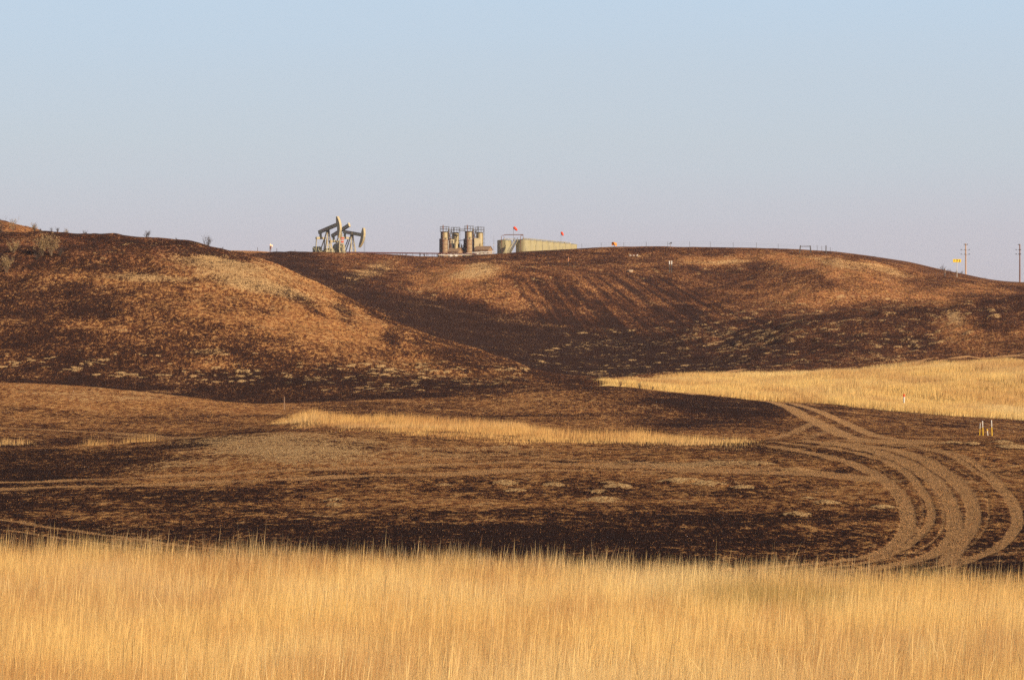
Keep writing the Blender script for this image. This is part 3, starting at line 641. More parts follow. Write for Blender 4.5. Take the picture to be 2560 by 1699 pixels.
M_concrete = mat('concrete', (.42, .36, .30), (.32, .27, .22), 2, .9, 0, .3)
M_wire = mat('galvanised_wire', (.16, .16, .165), (.11, .11, .11), 3, .5, .6)
# ------------------------------------------------------------ pumpjacks
def pumpjack(loc, yaw, tilt, label, head=True):
    """beam points along +X; pivot 7.05 m above the ground"""
    t = empty('pumpjack', loc, yaw); tag(t, label, 'pumpjack', 'pumpjacks on the ridge')
    PZ = 7.05
    MB().box((-1.6, -.75, .25), (9.4, .32, .5)).box((-1.6, .75, .25), (9.4, .32, .5)).box((-5.8, 0, .25), (.3, 1.2, .4)).box((-2.2, 0, .25), (.3, 1.2, .4)).box((2.6, 0, .25), (.3, 1.2, .4)).build('base_frame', M_steel, t)
    MB().box((-1.4, 0, -.35), (10.5, 3.2, .7)).build('foundation', M_concrete, t)
    post = MB()
    for s in (-1, 1):
        post.bar((.95, s * 1.15, .5), (.12, s * .3, PZ - .45), .22, .26)
        post.bar((-2.5, s * .95, .5), (-.22, s * .26, PZ - .5), .2, .24)
    for k in range(1, 8):
        f = k / 8; y = 1.15 + (.3 - 1.15) * f; x = .95 + (.12 - .95) * f; z = .5 + (PZ - .95) * f
        post.bar((x, -y, z), (x, y, z), .08, .10)
        f2 = (k - 1) / 8; y2 = 1.15 + (.3 - 1.15) * f2; x2 = .95 + (.12 - .95) * f2; z2 = .5 + (PZ - .95) * f2
        post.bar((x2, -y2 if k % 2 else y2, z2), (x, y if k % 2 else -y, z), .07, .07)
    for f in (.35, .68):
        xf = .95 + (.12 - .95) * f; xr = -2.5 + 2.28 * f; z = .5 + (PZ - .95) * f; y = 1.1 - .8 * f
        for s in (-1, 1): post.bar((xf, s * y, z), (xr, s * y, z), .08, .08)
    post.box((-.02, 0, PZ - .42), (.75, .8, .16))
    post.build('samson_post', M_steel_l, t)
    lad = MB()
    for s in (-.22, .22): lad.bar((1.2, s, .2), (.42, s, PZ - .3), .05, .05)
    for k in range(18):
        f = k / 18; lad.bar((1.2 - .78 * f, -.22, .35 + (PZ - .6) * f), (1.2 - .78 * f, .22, .35 + (PZ - .6) * f), .035, .035)
    for s in (-.3, .3): lad.tube([(.35, s, PZ - .5), (.40, s, PZ + .95), (-.35, s, PZ + .95), (-.4, s, PZ - .4)], .03, 5)
    lad.build('ladder', M_steel_l, t)
    sb = MB().box((0, 0, PZ - .2), (.6, .62, .3)); sb.tube([(0, -.42, PZ), (0, .42, PZ)], .17, 10); sb.build('saddle_bearing', M_dark, t)
    q = Matrix.Rotation(-tilt, 3, 'Y'); P = Vector((0, 0, PZ))
    T = lambda v: q @ Vector(v) + P
    def rb(mb, c, d): return mb.box(T(c), d, q)
    XF, XT = 3.65, -3.2
    bm_ = MB(); rb(bm_, ((XF + XT) / 2, 0, .55), (XF - XT, .34, .78)); beam = bm_.build('walking_beam', M_steel_l, t)  # beam side takes the paler paint to offset its shade
    fl = MB(); rb(fl, ((XF + XT) / 2, 0, .965), (XF - XT, .46, .05)); rb(fl, ((XF + XT) / 2, 0, .135), (XF - XT, .46, .05))
    for x in (XT + .02, XF - .02): rb(fl, (x, 0, .55), (.05, .44, .77))
    fl.build('flange', M_dark, beam)  # flanges coloured dark to draw the shadow line along the beam
    pl_ = MB()
    for s in (-1, 1): rb(pl_, (-1.25, s * .18, .58), (1.15, .03, .34))
    pl_.build('nameplate', mat('faded_pink_plate', (.62, .40, .36), (.40, .30, .24), 4, .6, 0, 0, 2, (3, 1, 3), .45, .55), beam)
    # horse head: its curved face keeps one radius round the pivot
    if head:
        Rr = 4.75; a0, a1 = -44, 24
        arc = [(Rr * math.cos(R(a0 + (a1 - a0) * k / 14)), Rr * math.sin(R(a0 + (a1 - a0) * k / 14)) + .5) for k in range(15)]
        back = [(arc[-1][0] - .30, arc[-1][1] + .05), (XF + .05, 1.25), (XF + .05, -.25), (XF - .35, -2.0), (arc[0][0] - .20, arc[0][1] + .05)]
        hb = MB().prism(arc + back, -.30, .30)
        hb.v = [tuple(T(v)) for v in hb.v]; hd = hb.build('horsehead', M_steel_l, t)
        fc = MB()
        for k in range(14):
            (x0, z0), (x1, z1) = arc[k], arc[k + 1]; fc.bar(T((x0 + .035, -.0, z0)), T((x1 + .035, 0, z1)), .70, .05)
        fc.build('wire_line_track', M_steel_l, hd)
        tx, tz = T((arc[5][0] + .06, 0, arc[5][1]))[0], T((arc[5][0], 0, arc[5][1]))[2]
        xr = (q @ Vector((Rr * math.cos(tilt * 0 - tilt), 0, 0))).x if False else Rr + .06
        tip = T((arc[0][0], 0, arc[0][1])); zt = P.z + .3 * math.sin(tilt)
        br = MB()
        for s in (-.16, .16): br.tube([(xr - .02, s, zt), (xr - .02, s, 2.3)], .028, 5)
        br.box((xr - .02, 0, 2.3), (.14, .5, .12)); br.tube([(xr - .02, 0, 2.4), (xr - .02, 0, .9)], .03, 6)
        br.build('bridle', M_dark, t)
        MB().lathe([(.22, 0), (.22, .5), (.14, .52), (.14, .95), (.2, .97), (.2, 1.1)], 10, (xr - .02, 0, 0)).build('wellhead', M_rust, t)
    else:
        ep = MB(); rb(ep, (XF + .1, 0, .6), (.22, .62, 1.05)); ep.build('end_plate', M_steel_l, t)
    # tail bearing, equalizer, pitman arms, cranks
    tb = T((XT + .5, 0, -.1)); ez = tb.z - .75
    MB().bar(T((XT + .5, 0, .1)), (tb.x, 0, ez), .45, .4).build('tail_bearing', M_steel, t)
    MB().box((tb.x, 0, ez - .22), (.42, 3.0, .5)).box((tb.x, 0, ez + .055), (.5, 3.04, .05)).build('equalizer', M_steel_l, t)
    gx, gz_ = -3.9, 2.4
    ang = math.pi * (.5 - tilt * 1.2); cr_ = 1.15
    px, pz = gx + cr_ * math.cos(ang), gz_ - .2 + cr_ * math.sin(ang) * (-1 if tilt > 0 else 1)
    for s in (-1, 1):
        MB().bar((tb.x, s * 1.4, ez - .2), (px, s * 1.4, pz), .17, .2).tube([(tb.x, s * 1.56, ez - .2), (tb.x, s * 1.24, ez - .2)], .26, 10).build('pitman_arm', M_dark if s > 0 else M_steel, t)
        a = math.atan2(pz - gz_, px - gx)
        cb = MB().bar((gx - .55 * math.cos(a), s * .98, gz_ - .55 * math.sin(a)), (gx + 2.3 * math.cos(a), s * .98, gz_ + 2.3 * math.sin(a)), .2, .5)
        cr2 = cb.build('crank', M_steel, t)
        cw = MB(); poly = [(gx + 1.7 * math.cos(a) + 1.15 * math.cos(a + R(th)) * (1 if abs(th) > 10 else 1), gz_ + 1.7 * math.sin(a) + 1.15 * math.sin(a + R(th))) for th in range(-110, 111, 20)]
        poly += [(gx + .75 * math.cos(a) - .5 * math.sin(a), gz_ + .75 * math.sin(a) + .5 * math.cos(a)), (gx + .75 * math.cos(a) + .5 * math.sin(a), gz_ + .75 * math.sin(a) - .5 * math.cos(a))]
        cw.prism(poly, s * 1.12 - .12, s * 1.12 + .12); cw.build('counterweight', M_steel, cr2)
    gb = MB().box((gx + .1, 0, gz_ - .1), (1.9, 1.4, 1.5)).box((gx, 0, gz_ + .72), (1.5, 1.1, .2)).box((gx, 0, 1.05), (2.2, 1.6, 1.2)); gb.tube([(gx, -1.1, gz_), (gx, 1.1, gz_)], .2, 10)
    gb.build('gearbox', M_steel, t)
    MB().tube([(gx - 2.1, -.5, 1.2), (gx - 2.1, .5, 1.2)], .42, 12).box((gx - 2.1, 0, .65), (.9, .9, .4)).build('motor', M_tan, t)
    MB().prism([(gx - 2.6, .9), (gx - 2.2, .6), (gx + .6, 2.0), (gx + .6, 3.1), (gx - .2, 3.1)], .72, .9).build('belt_guard', M_rust, t)
    MB().prism([(gx + 1.2, .52), (gx + 2.0, .52), (gx + 1.6, 1.3)], -1.5, -1.4).build('crank_guard', M_rust, t)
    return t
YAW = -R(43)
def pump_at(up, Y): 
    x = (up - CU) / F * Y; return (x, Y, 11.1)
P1 = pumpjack(pump_at(819.5, 720), YAW, R(15.5), 'sage green pumpjack on the left with its beam raised and tall curved horsehead uppermost')
P2 = pumpjack(pump_at(851, 742), YAW, R(23), 'sage green pumpjack in the middle with a bare steeply raised beam and no horsehead', head=False)
P3 = pumpjack(pump_at(879.5, 766), YAW, -R(8), 'sage green pumpjack on the right with its beam tipped down and horsehead lowered')
sg = MB().box((0, 0, 0), (.95, .04, 1.5)); s_ = at(856, 601, 736)
so_ = sg.build('warning_sign', M_white, None, s_); so_.rotation_euler.z = R(-10)
tag(so_, 'small red and white warning sign below the middle pumpjack beam', 'sign')
for dz, hh in ((.58, .3), (.18, .12), (-.35, .36)):
    MB().box((0, -.03, dz), (.93 if hh < .36 else .7, .02, hh)).build('lettering', M_red, so_)
# ------------------------------------------------------------ long pipe rack between wells and plant
A_, B_ = at(868, 631.2, 735), at(1100, 633.5, 1085)
rk = empty('pipe_rack', A_); tag(rk, 'long thin red oxide pipe line on short legs between pumpjacks and treaters', 'pipe line')
d_ = B_ - A_
MB().tube([(0, 0, 0), tuple(d_)], .22, 8).tube([(0, .5, -.05), tuple(d_ + Vector((0, .5, -.05)))], .15, 8).build('pipe', M_pipe, rk)
for f in (.22, .44, .475, .5, .62, .80, .82, .88, .91, .95):
    p = A_ + d_ * f; g_ = gz(p.x, p.y)
    MB().bar((d_.x * f, d_.y * f, g_ - A_.z - .3), tuple(d_ * f), .14, .14).build('leg', M_wire, rk)
# ------------------------------------------------------------ treater towers
def railing(mb, r, z, h, n=10, a0=0, a1=360, th=.07, c=(0, 0)):
    for zz in (z + h, z + h * .5):
        pts = [(c[0] + r * math.cos(R(a0 + (a1 - a0) * k / n)), c[1] + r * math.sin(R(a0 + (a1 - a0) * k / n)), zz) for k in range(n + 1)]
        mb.tube(pts, th, 5)
    for k in range(n + (0 if a1 - a0 == 360 else 1)):
        a = R(a0 + (a1 - a0) * k / n); mb.bar((c[0] + r * math.cos(a), c[1] + r * math.sin(a), z), (c[0] + r * math.cos(a), c[1] + r * math.sin(a), z + h), .12, .12)
def tower(u0, u1, vt, Y, label, low=True, spire=555, lowtop=595):
    uc = (u0 + u1) / 2; r = (u1 - u0) / 2 / F * Y; x = (uc - CU) / F * Y; zt = (HV - vt) / F * Y
    g = gz(x, Y); t = empty('treater', (x, Y, g - .1)); H = zt - g + .1
    tag(t, label, 'treater tower', 'treater towers at the plant')
    MB().lathe([(r, 0), (r, H - .35), (r * .9, H - .1), (r * .5, H + .12), (.05, H + .2)], 32).build('vessel', M_tan, t, smooth=True)
    if low:
        hz = (HV - lowtop) / F * Y - g; sk = MB().lathe([(r + .12, .3), (r + .12, hz)], 32); lg = sk.build('lagging', M_brown, t)
        for k in range(1, 6):
            z = .3 + (hz - .3) * k / 5; MB().lathe([(r + .16, z - .09), (r + .16, z + .05)], 32).build('band', M_white if k == 5 else M_steel_l, lg)
        # casing against the flank, coloured dark for the tower's shaded side
        MB().box((-r - .25, -.2, hz / 2), (.9, 1.5, hz)).box((-r + .05, -.2, hz + (H - hz) / 2), (.5, 1.2, H - hz)).prism([(-r - 1.4, 0), (-r - .5, 0), (-r - .5, 2.3), (-r - 1.4, 1.6)], -1, .6).build('shaded_side_casing', M_shade, t)
        MB().tube([(r * .45, -r * .8, H * .76), (r * .45, -r * 1.32, H * .76)], r * .24, 14).build('manway', M_tan, t)
    pf = MB().lathe([(r + .45, H - .02), (r + .45, H + .08)], 24); railing(pf, r + .42, H + .08, 1.9)
    pf.bar((-r * .3, -r, H + 1.0), (-r * .3, -r, H + 2.0), .06, .06); pf.build('platform', M_wire, t)
    zs = (HV - spire) / F * Y - g
    st_ = MB().tube([(-r * .45, -r - .22, .5), (-r * .45, -r - .22, zs - 1.6), (-r * .45, -r - .22, zs - 1.3), (-r * .45, -r - .22, zs - .5), (-r * .45, -r - .22, zs)], [.16, .16, .24, .2, .04], 10)
    st_.build('vent_stack', M_rust if low else M_dark, t)
    ld = MB()
    for s in (-.22, .22): ld.bar((r + .25 + s, -r * .75, 0), (r + .25 + s, -r * .75, H + 1.6), .06, .06)
    for k in range(24): ld.bar((r + .03, -r * .75, .4 + k * (H + 1) / 24), (r + .47, -r * .75, .4 + k * (H + 1) / 24), .05, .05)
    for k in range(5):
        z = 2.4 + k * (H - 1.5) / 5; ld.tube([(r - .1 + .35 * (1 - math.cos(R(a))), -r * .75 - .38 * math.sin(R(a)), z) for a in range(0, 181, 30)], .035, 4)
    ld.build('ladder', M_wire, t)
    return t
tower(1103, 1120.5, 579.5, 1100, 'treater tower furthest left, tan above and brown banded below, with side casing coloured dark as shade', True, 561, 596)
tower(1130, 1147.5, 581.5, 1108, 'tan treater tower second from the left behind a small square box', False, 567)
tower(1163.5, 1181.5, 578.5, 1100, 'treater tower third from the left, tan above and brown banded below, beside the gap', True, 561, 596)
tower(1190.5, 1208, 581, 1108, 'tan treater tower furthest right standing above the long brown shed roof', False, 564)
def on(u, Y): x = (u - CU) / F * Y; return x, gz(x, Y)
def px(n, Y=1100): return n / F * Y
def thing(name, label, cat, u, Y, rz=0, group=None):
    x, g = on(u, Y); t = empty(name, (x, Y, g), rz); tag(t, label, cat, group); return t
Yp = 1094
# piping between tower one and two, and between three and four
for u, lab in ((1125, 'tangled pipes and stair frame between the two left treater towers'), (1186, 'tangled pipes and stair frame between the two right treater towers')):
    t = thing('stair_tower', lab, 'stair tower', u, Yp, 0, 'stair towers at the plant')
    fr = MB(); H = 10.4
    for x_ in (-.75, .75):
        for y_ in (-.7, .7): fr.bar((x_, y_, 0), (x_, y_, H), .2, .2)
    for k in range(1, 9):
        z = k * H / 8
        for y_ in (-.7, .7): fr.bar((-.75, y_, z), (.75, y_, z), .15, .15)
        for x_ in (-.75, .75): fr.bar((x_, -.7, z), (x_, .7, z), .08, .08)
        fr.bar((-.75 if k % 2 else .75, -.72, z - H / 8), (.75 if k % 2 else -.75, -.72, z), .14, .14)
    fr.build('frame', M_wire, t)
    MB().box((.05, .2, 3.7), (1.35, .8, 7.4)).box((-.2, .2, 8.1), (.8, .7, .8)).tube([(-.5, .1, 0), (-.5, .1, H + .6)], .2, 8).build('riser', mat('mottled_pipe_bundle', (.26, .23, .17), (.09, .08, .075), 2.2, .7, 0, .3, 4, (1.5, 1, 1), .42, .58), t)
    sr = MB()
    for k in range(4):
        z = k * 2.5; a = -.6 if k % 2 else .6
        for q_ in (0, .9): sr.bar((a, -.35, z + q_), (-a, -.35, z + 2.5 + q_), .08, .2 if q_ == 0 else .06)
        sr.box((-a, 0, z + 2.5), (.5, 1.2, .06))
    sr.build('stairs', M_wire, t)
    MB().tube([(.2, -.9, .2), (.2, -.9, 7.6), (.9, -.9, 8.2)], .12, 7).tube([(-.3, -.95, 0), (-.3, -.95, 9.4), (-.9, -.9, 9.9)], .09, 7).tube([(.5, -.85, 0), (.5, -.85, 5)], .14, 7).build('pipe', M_rust, t)
    MB().tube([(-.6, -.92, 0), (-.6, -.92, 6.5), (.0, -.92, 6.5)], .1, 7).tube([(0, -.95, 3), (.7, -.95, 3.4)], .22, 8).build('pipe', M_white, t)
# catwalk joining the platforms
cw_ = empty('catwalk', at(1146, 577.5, 1104)); tag(cw_, 'thin high catwalk bridging the gap between the two tower pairs', 'catwalk')
Lw = px(18, 1104); MB().box((Lw / 2, 0, 0), (Lw, .9, .1)).build('deck', M_wire, cw_)
for s in (-.42, .42):
    MB().bar((0, s, .75), (Lw, s, .75), .14, .14).bar((0, s, .3), (Lw, s, .3), .12, .12).build('rail', M_wire, cw_)
pb = empty('pipe_bridge', at(1146, 601, 1102)); tag(pb, 'dark curved pipe bridging low between the two tower pairs', 'pipe')
MB().tube([(0, 0, -.3), (.7, 0, 0), (1.5, 0, .08), (2.6, 0, .1)], .13, 8).build('pipe', M_dark, pb)
# boxes and sheds
bx_ = thing('control_cabinet', 'square brown box on legs in front of the second tower', 'cabinet', 1131.5, 1090)
MB().box((0, 0, 6.1), (1.4, 1.2, 1.5)).build('body', M_steel_l, bx_); lg_ = MB()
for a in (-.6, .6):
    for c_ in (-.5, .5): lg_.bar((a, c_, 0), (a, c_, 5.4), .1, .1)
lg_.build('leg', M_wire, bx_)
bq = thing('heater_box', 'tall square tan casing in front of the furthest right tower', 'casing', 1194, 1092)
MB().box((0, 0, 3.6), (2.5, 1.6, 7.2)).box((-.9, -.82, 3.6), (.1, .06, 7.0)).build('body', M_steel_l, bq)
MB().box((1.15, -.1, 2.6), (.5, 1.9, 5.2)).build('duct', M_tan, bq)
bo = thing('small_treater', 'short tan round vessel between the towers with a conical shoulder', 'vessel', 1140, 1088)
MB().lathe([(.95, 0), (.95, 2.2), (.72, 2.6), (.72, 5.2), (.5, 5.6), (.18, 5.8), (.18, 7.4)], 24).build('vessel', M_tan, bo, smooth=True)
MB().tube([(0, -1.05, 0), (0, -1.05, 2.8), (.1, -1.0, 3.0)], .22, 8).build('pipe', M_white, bo)
hv = thing('compressor', 'dark blocky compressor skid in the gap between tower pairs', 'compressor', 1153, 1104)
MB().box((-.1, 0, 1.9), (2.9, 2, 3.8)).box((1.1, 0, 4.3), (.7, 1.4, 1.3)).box((-1.15, .2, 4.4), (.8, 1.4, 1.6)).build('housing', M_shade, hv)
MB().tube([(0, 0, 3.2), (0, 0, 5.2)], .15, 8).tube([(-.6, -.9, 3), (-.6, -.9, 5.8)], .1, 6).build('exhaust_pipe', M_dark, hv)
MB().box((.3, -1.03, 4.3), (.5, .05, .9)).build('panel', M_white, hv)
def shed(u0, u1, vr, ve, Y, label, dep=5, base=0, ridge_off=0):
    uc = (u0 + u1) / 2; W = px(u1 - u0, Y); t = thing('shed', label, 'shed', uc, Y); g = t.location.z
    zr = (HV - vr) / F * Y - g; ze = (HV - ve) / F * Y - g
    t.rotation_euler.z = R(-24)
    W2 = W * .80; D2 = 3.6
    MB().prism([(-D2 / 2, base), (D2 / 2, base), (D2 / 2, ze), (0, zr - .1), (-D2 / 2, ze)], -W2 / 2, W2 / 2).build('wall', M_brown, t).rotation_euler.z = R(90)
    rf = MB()
    for s in (-1, 1):
        rf.prism([(0, zr), (s * (D2 / 2 + .25), ze - .12), (s * (D2 / 2 + .25), ze + .0), (0, zr + .12)], -W2 / 2 - .25, W2 / 2 + .25)
    rf.build('roof', mat('tan_roof_sheet', (.30, .185, .105), (.24, .145, .085), 1.2, .7), t).rotation_euler.z = R(90)
    MB().box((0, -D2 / 2 - .02, ze * .45), (.9, .06, ze * .8)).build('door', M_steel_l, t)
    return t
shed(1186, 1232, 616, 624.5, 1090, 'long brown gabled shed at the foot of the right tower pair')
shed(1120, 1156, 620, 629, 1088, 'smaller brown shed at the foot of the left tower pair')
# white rail fence of flow lines along the foot of the plant
wp_ = empty('flowline_manifold', at(1096, 637.6, 1078)); tag(wp_, 'low white horizontal pipe with valves along the foot of the plant', 'manifold')
Lp = px(146, 1078)
MB().tube([(0, 0, 0), (Lp, 0, .4)], .17, 8).build('pipe', M_white, wp_)
MB().tube([(px(82), -.3, .9), (px(140), -.3, 1.3)], .16, 8).build('pipe', M_white, wp_)
rs_ = random.Random(4)
for k in range(26):
    x_ = Lp * (k + .5) / 26; 
    MB().bar((x_, 0, -1.2), (x_, 0, .1 + rs_.random() * .6), .12, .12).tube([(x_ - .22, 0, .35), (x_ + .22, 0, .35)], .16, 6).build('valve' if k % 3 else 'leg', M_white if k % 3 else M_rust, wp_)
rr_ = empty('red_pipe', at(1097, 633.4, 1076)); tag(rr_, 'dark red pipe running past the foot of the left towers', 'pipe')
MB().tube([(0, 0, 0), (px(60), 0, -.05), (px(92), 0, -.3)], .2, 8).build('pipe', M_pipe, rr_)
for k, (u, w_) in enumerate(((1128, 1.1), (1141, .9), (1169, 1.5), (1192, 1.6), (1214, 1.2), (1225, 1.4))):
    t = thing('pump_skid', ['low white pump box under the smaller shed eave', 'low white pump box right of the smaller shed door', 'greenish pump box at the foot of the third tower', 'dark pump box left of the long shed', 'white pump box under the long shed eave', 'white pump box at the right end of the long shed'][k], 'pump box', u, 1076, 0, 'pump boxes along the foot of the plant')
    MB().box((0, 0, .7), (w_, .8, .9)).box((0, 0, .15), (w_ + .3, 1, .2)).build('housing', [M_white, M_white, M_steel, M_dark, M_white, M_white][k], t)
    MB().tube([(-w_ / 3, 0, 1.1), (-w_ / 3, 0, 1.7), (w_ / 2, 0, 1.7)], .08, 6).build('pipe', M_white, t)
for u, v0, lab in ((1234.5, 588, 'thin white mast between the sheds and the tanks'),):
    t = thing('mast', lab, 'mast', u, 1120); zt = (HV - v0) / F * 1120 - t.location.z
    MB().tube([(0, 0, 0), (0, 0, zt * .5), (0, 0, zt)], [.10, .07, .03], 6).build('pole', M_wire, t)
    MB().box((0, 0, zt * .55), (.25, .1, .5)).build('box', M_white, t)
# ------------------------------------------------------------ tank battery
def tank(u0, u1, vt, Y, label):
    uc = (u0 + u1) / 2; r = (u1 - u0) / 2 / F * Y; x = (uc - CU) / F * Y; g = gz(x, Y); zt = (HV - vt) / F * Y; H = zt - g
    t = empty('storage_tank', (x, Y, g)); tag(t, label, 'tank', 'storage tanks beside the plant')
    MB().lathe([(r, -.2), (r, H), (r - .02, H)], 48, cap=False).build('shell', M_tank, t, smooth=True)
    MB().lathe([(r + .06, H - .1), (r + .06, H + .02), (r * .5, H + .3), (.1, H + .45)], 48).build('roof', M_tank, t, smooth=True)
    MB().tube([(0, 0, H + .4), (0, 0, H + .75)], .3, 10).build('hatch', M_white, t)
    return t, r, H
tk = []
a_, ra, Ha = tank(1243, 1279, 601, 1150, 'olive storage tank standing alone left of the steep stair')
labs = ['first', 'second', 'third', 'fourth', 'fifth', 'sixth', 'seventh', 'eighth', 'last']
for k in range(9):
    Y = 1150 + 14 * k; hw = 19.0 / (Y / 1150); uc = 1308.5 + 14.6 * k; vt = 600 + 11.0 * k / 8
    tk.append(tank(uc - hw, uc + hw, vt, Y, f'olive storage tank, {labs[k]} in the receding row right of the stair'))
# stair
st0 = at(1271, 635, 1142); st1 = at(1291, 600, 1142)
t = empty('tank_stair', st0); tag(t, 'steep steel stair climbing between the lone tank and the tank row', 'stair')
dv = st1 - st0
for s, xo in ((-.6, -.55), (.6, .55)):
    MB().bar((xo, s, 0), (dv.x + xo, s, dv.z), .14, .4).build('stringer', M_steel, t)
    hr = MB().bar((xo, s, 1.0), (dv.x + xo, s, dv.z + 1.0), .13, .13)
    for k in range(8): f = k / 7; hr.bar((dv.x * f + xo, s, dv.z * f), (dv.x * f + xo, s, dv.z * f + 1), .12, .12)
    hr.build('handrail', M_wire, t)
tr = MB()
for k in range(20): f = (k + .5) / 20; tr.box((dv.x * f, 0, dv.z * f), (1.2, 1.3, .12))
tr.build('tread', M_wire, t)
# pipework over the tanks
A2, B2 = at(1260, 586.8, 1146), at(1308, 586.4, 1146)
t = empty('vent_line', A2); tag(t, 'rusty pipe goal-frame rising above the left tank tops', 'pipe')
w2 = (B2 - A2).x; zt = -px(9, 1146)
MB().tube([(0, 0, px(-12, 1146)), (0, 0, 0), (w2, 0, .05), (w2, 0, px(-12, 1146))], .15, 8).build('pipe', M_rust, t)
MB().tube([(px(-6), -.4, px(-1.8)), (0, -.4, px(-1.8))], .12, 6).tube([(px(-7), -.5, px(-3.5)), (px(-6.5), -.5, px(-20)), (px(-5), -3.2, px(-46))], .12, 6).tube([(px(43), -.5, px(-3.5)), (px(43), -.5, px(-20)), (px(44), -3.2, px(-44))], .12, 6).tube([(px(43), -.4, px(-1.8)), (w2, -.4, px(-1.8))], .12, 6).build('downpipe', M_rust, t)
A3, B3 = at(1262, 596, 1146), at(1302, 599.5, 1150)
t = empty('tank_rail', A3); tag(t, 'low walkway rail across the lone tank and stair head', 'railing')
dd = B3 - A3; MB().tube([(0, 0, 0), tuple(dd)], .1, 6).build('rail', M_steel, t)
for f in (0, .3, .55, .8, 1): MB().bar(tuple(dd * f), tuple(dd * f + Vector((0, 0, -.75))), .1, .1).build('post', M_steel, t)
A3, B3 = at(1309, 595.5, 1146), at(1424.5, 606.5, 1258)
t = empty('walkway_rail', A3); tag(t, 'long straight walkway rail receding over the tank row', 'railing')
dd = B3 - A3; MB().tube([(0, 0, 0), tuple(dd)], .16, 6).build('rail', M_steel, t)
for k in range(10): f = k / 9; MB().bar(tuple(dd * f), tuple(dd * f + Vector((0, 0, -1.1))), .16, .16).build('post', M_steel, t)
for u, v, Y in ((1307.5, 600, 1144),):
    pass
for (u, v0, v1, Y, du, dv_, lab) in ((1283.5, 568, 600, 1144, 9.5, 8, 'orange windsock on a tall pole above the stair by the tanks'), (1402.5, 580.5, 608, 1240, 5.5, 8.5, 'orange windsock on a pole above the far end of the tank row')):
    b0 = at(u, v1, Y); t = empty('windsock', b0); tag(t, lab, 'windsock', 'orange windsocks over the tanks')
    H = px(v1 - v0, Y); MB().tube([(0, 0, -.4), (0, 0, H)], .07, 6).build('pole', M_wire, t)
    a = Vector((.2, 0, H)); e = Vector((px(du, Y), -.4, H - px(dv_, Y)))
    MB().tube([a, a.lerp(e, .25), a.lerp(e, .6), a.lerp(e, .85), e], [.42, .52, .50, .38, .24], 12).build('sock', M_red, t)
    MB().tube([a - (e - a).normalized() * .08, a + (e - a).normalized() * .02], .45, 12).build('hoop', M_dark, t)
# tan spoil heap at the foot of the first tower
# ------------------------------------------------------------ flare
Yf = 985
t = thing('flare_stack', 'short dark flare stack with a small bright orange flame on the far ridge', 'flare stack', 676.7, Yf)
g = t.location.z; zf = (HV - 614.5) / F * Yf - g
MB().tube([(0, 0, 0), (0, 0, zf - 1.2), (0, 0, zf - 1.1), (0, 0, zf)], [.10, .12, .26, .26], 8).build('stack', M_rust, t)
MB().tube([(-.38, 0, 0), (-.38, 0, zf - .1)], .07, 6).tube([(-.38, 0, zf - .1), (0, 0, zf - .6)], .05, 6).build('pilot_pipe', M_wire, t)
fm = MB(); fm.lathe([(.02, 0), (.2, .12), (.26, .3), (.16, .5), (.03, .75)], 12, (-.05, 0, zf)); fm.tube([(.1, 0, zf + .25), (.42, 0, zf + .2), (.6, 0, zf - .05), (.55, 0, zf - .3)], [.08, .17, .19, .04], 10)
fm.build('flame', emit('flame_light', (1.0, .50, .26), 1.0), t)
# ------------------------------------------------------------ fence along the crest
posts = [(644, 618.5, 629, 1), (692, 620.5, 631, .8), (737.5, 622.5, 629, .7), (1261, 626, 633, .7), (1314.5, 617, 629, .9), (1339, 612, 626, .8), (1356, 612, 625.5, .8), (1373, 614, 625, .8), (1390, 615, 624.5, .8), (1407, 616, 624, .8), (1454.5, 609, 621.5, .8), (1503, 606.5, 619.5, .8), (1559.5, 606, 617.5, .9), (1615.5, 604.5, 617, 1.2), (1669, 604, 616.5, .9), (1724, 604, 617, .8), (1776, 604, 618, .8), (1833, 605, 619, .8), (1891, 606.5, 620, .9), (1945.5, 609, 621.5, .8), (2043, 613, 626, 1.0), (2054.3, 615, 627.5, 1.0), (2076, 618.5, 629, .9), (2090.5, 625.5, 630.5, .8)]
fpos = []
fn = empty('wire_fence', (0, 0, 0)); 
def ridge(u):
    Y = 652.0 + (30 if u > 2030 else 0); x = (u - CU) / F * Y; return x, Y
x0, Y0 = ridge(1454.5); z0 = gz(x0, Y0); fn.location = (x0, Y0, z0)
tag(fn, 'thin post and wire fence following the crest of the long back hill', 'fence')
for u, v0, v1, th in posts:
    if u < 1200: continue
    x, Y = ridge(u); zb = gz(x, Y); zt = (HV - v0) / F * Y
    MB().bar((x - x0, Y - Y0, zb - z0 - .3), (x - x0, Y - Y0, zt - z0), .07 * th, .07 * th).build('post', M_wood_g, fn); fpos.append((x - x0, Y - Y0, zt - z0))
wr = MB()
for dz in (-.12, -.5):
    for p, q in zip(fpos[:-1], fpos[1:]):
        wr.bar((p[0], p[1], p[2] + dz), (q[0], q[1], q[2] + dz), .012, .012)
wr.build('wire', M_wire, fn)
for k, (u, v0, v1, th) in enumerate(posts[:3]):
    Y = 985 if k < 2 else 700; t = thing('fence_post', ['lone thin post left of the flare stack', 'lone thin post just right of the flare stack', 'lone short post between flare stack and pumpjacks'][k], 'post', u, Y, 0, 'posts by the flare stack')
    zt = (HV - v0) / F * Y - t.location.z; MB().tube([(0, 0, 0), (0, 0, zt)], .09 if Y > 900 else .06, 6).build('post', M_wood_g, t)
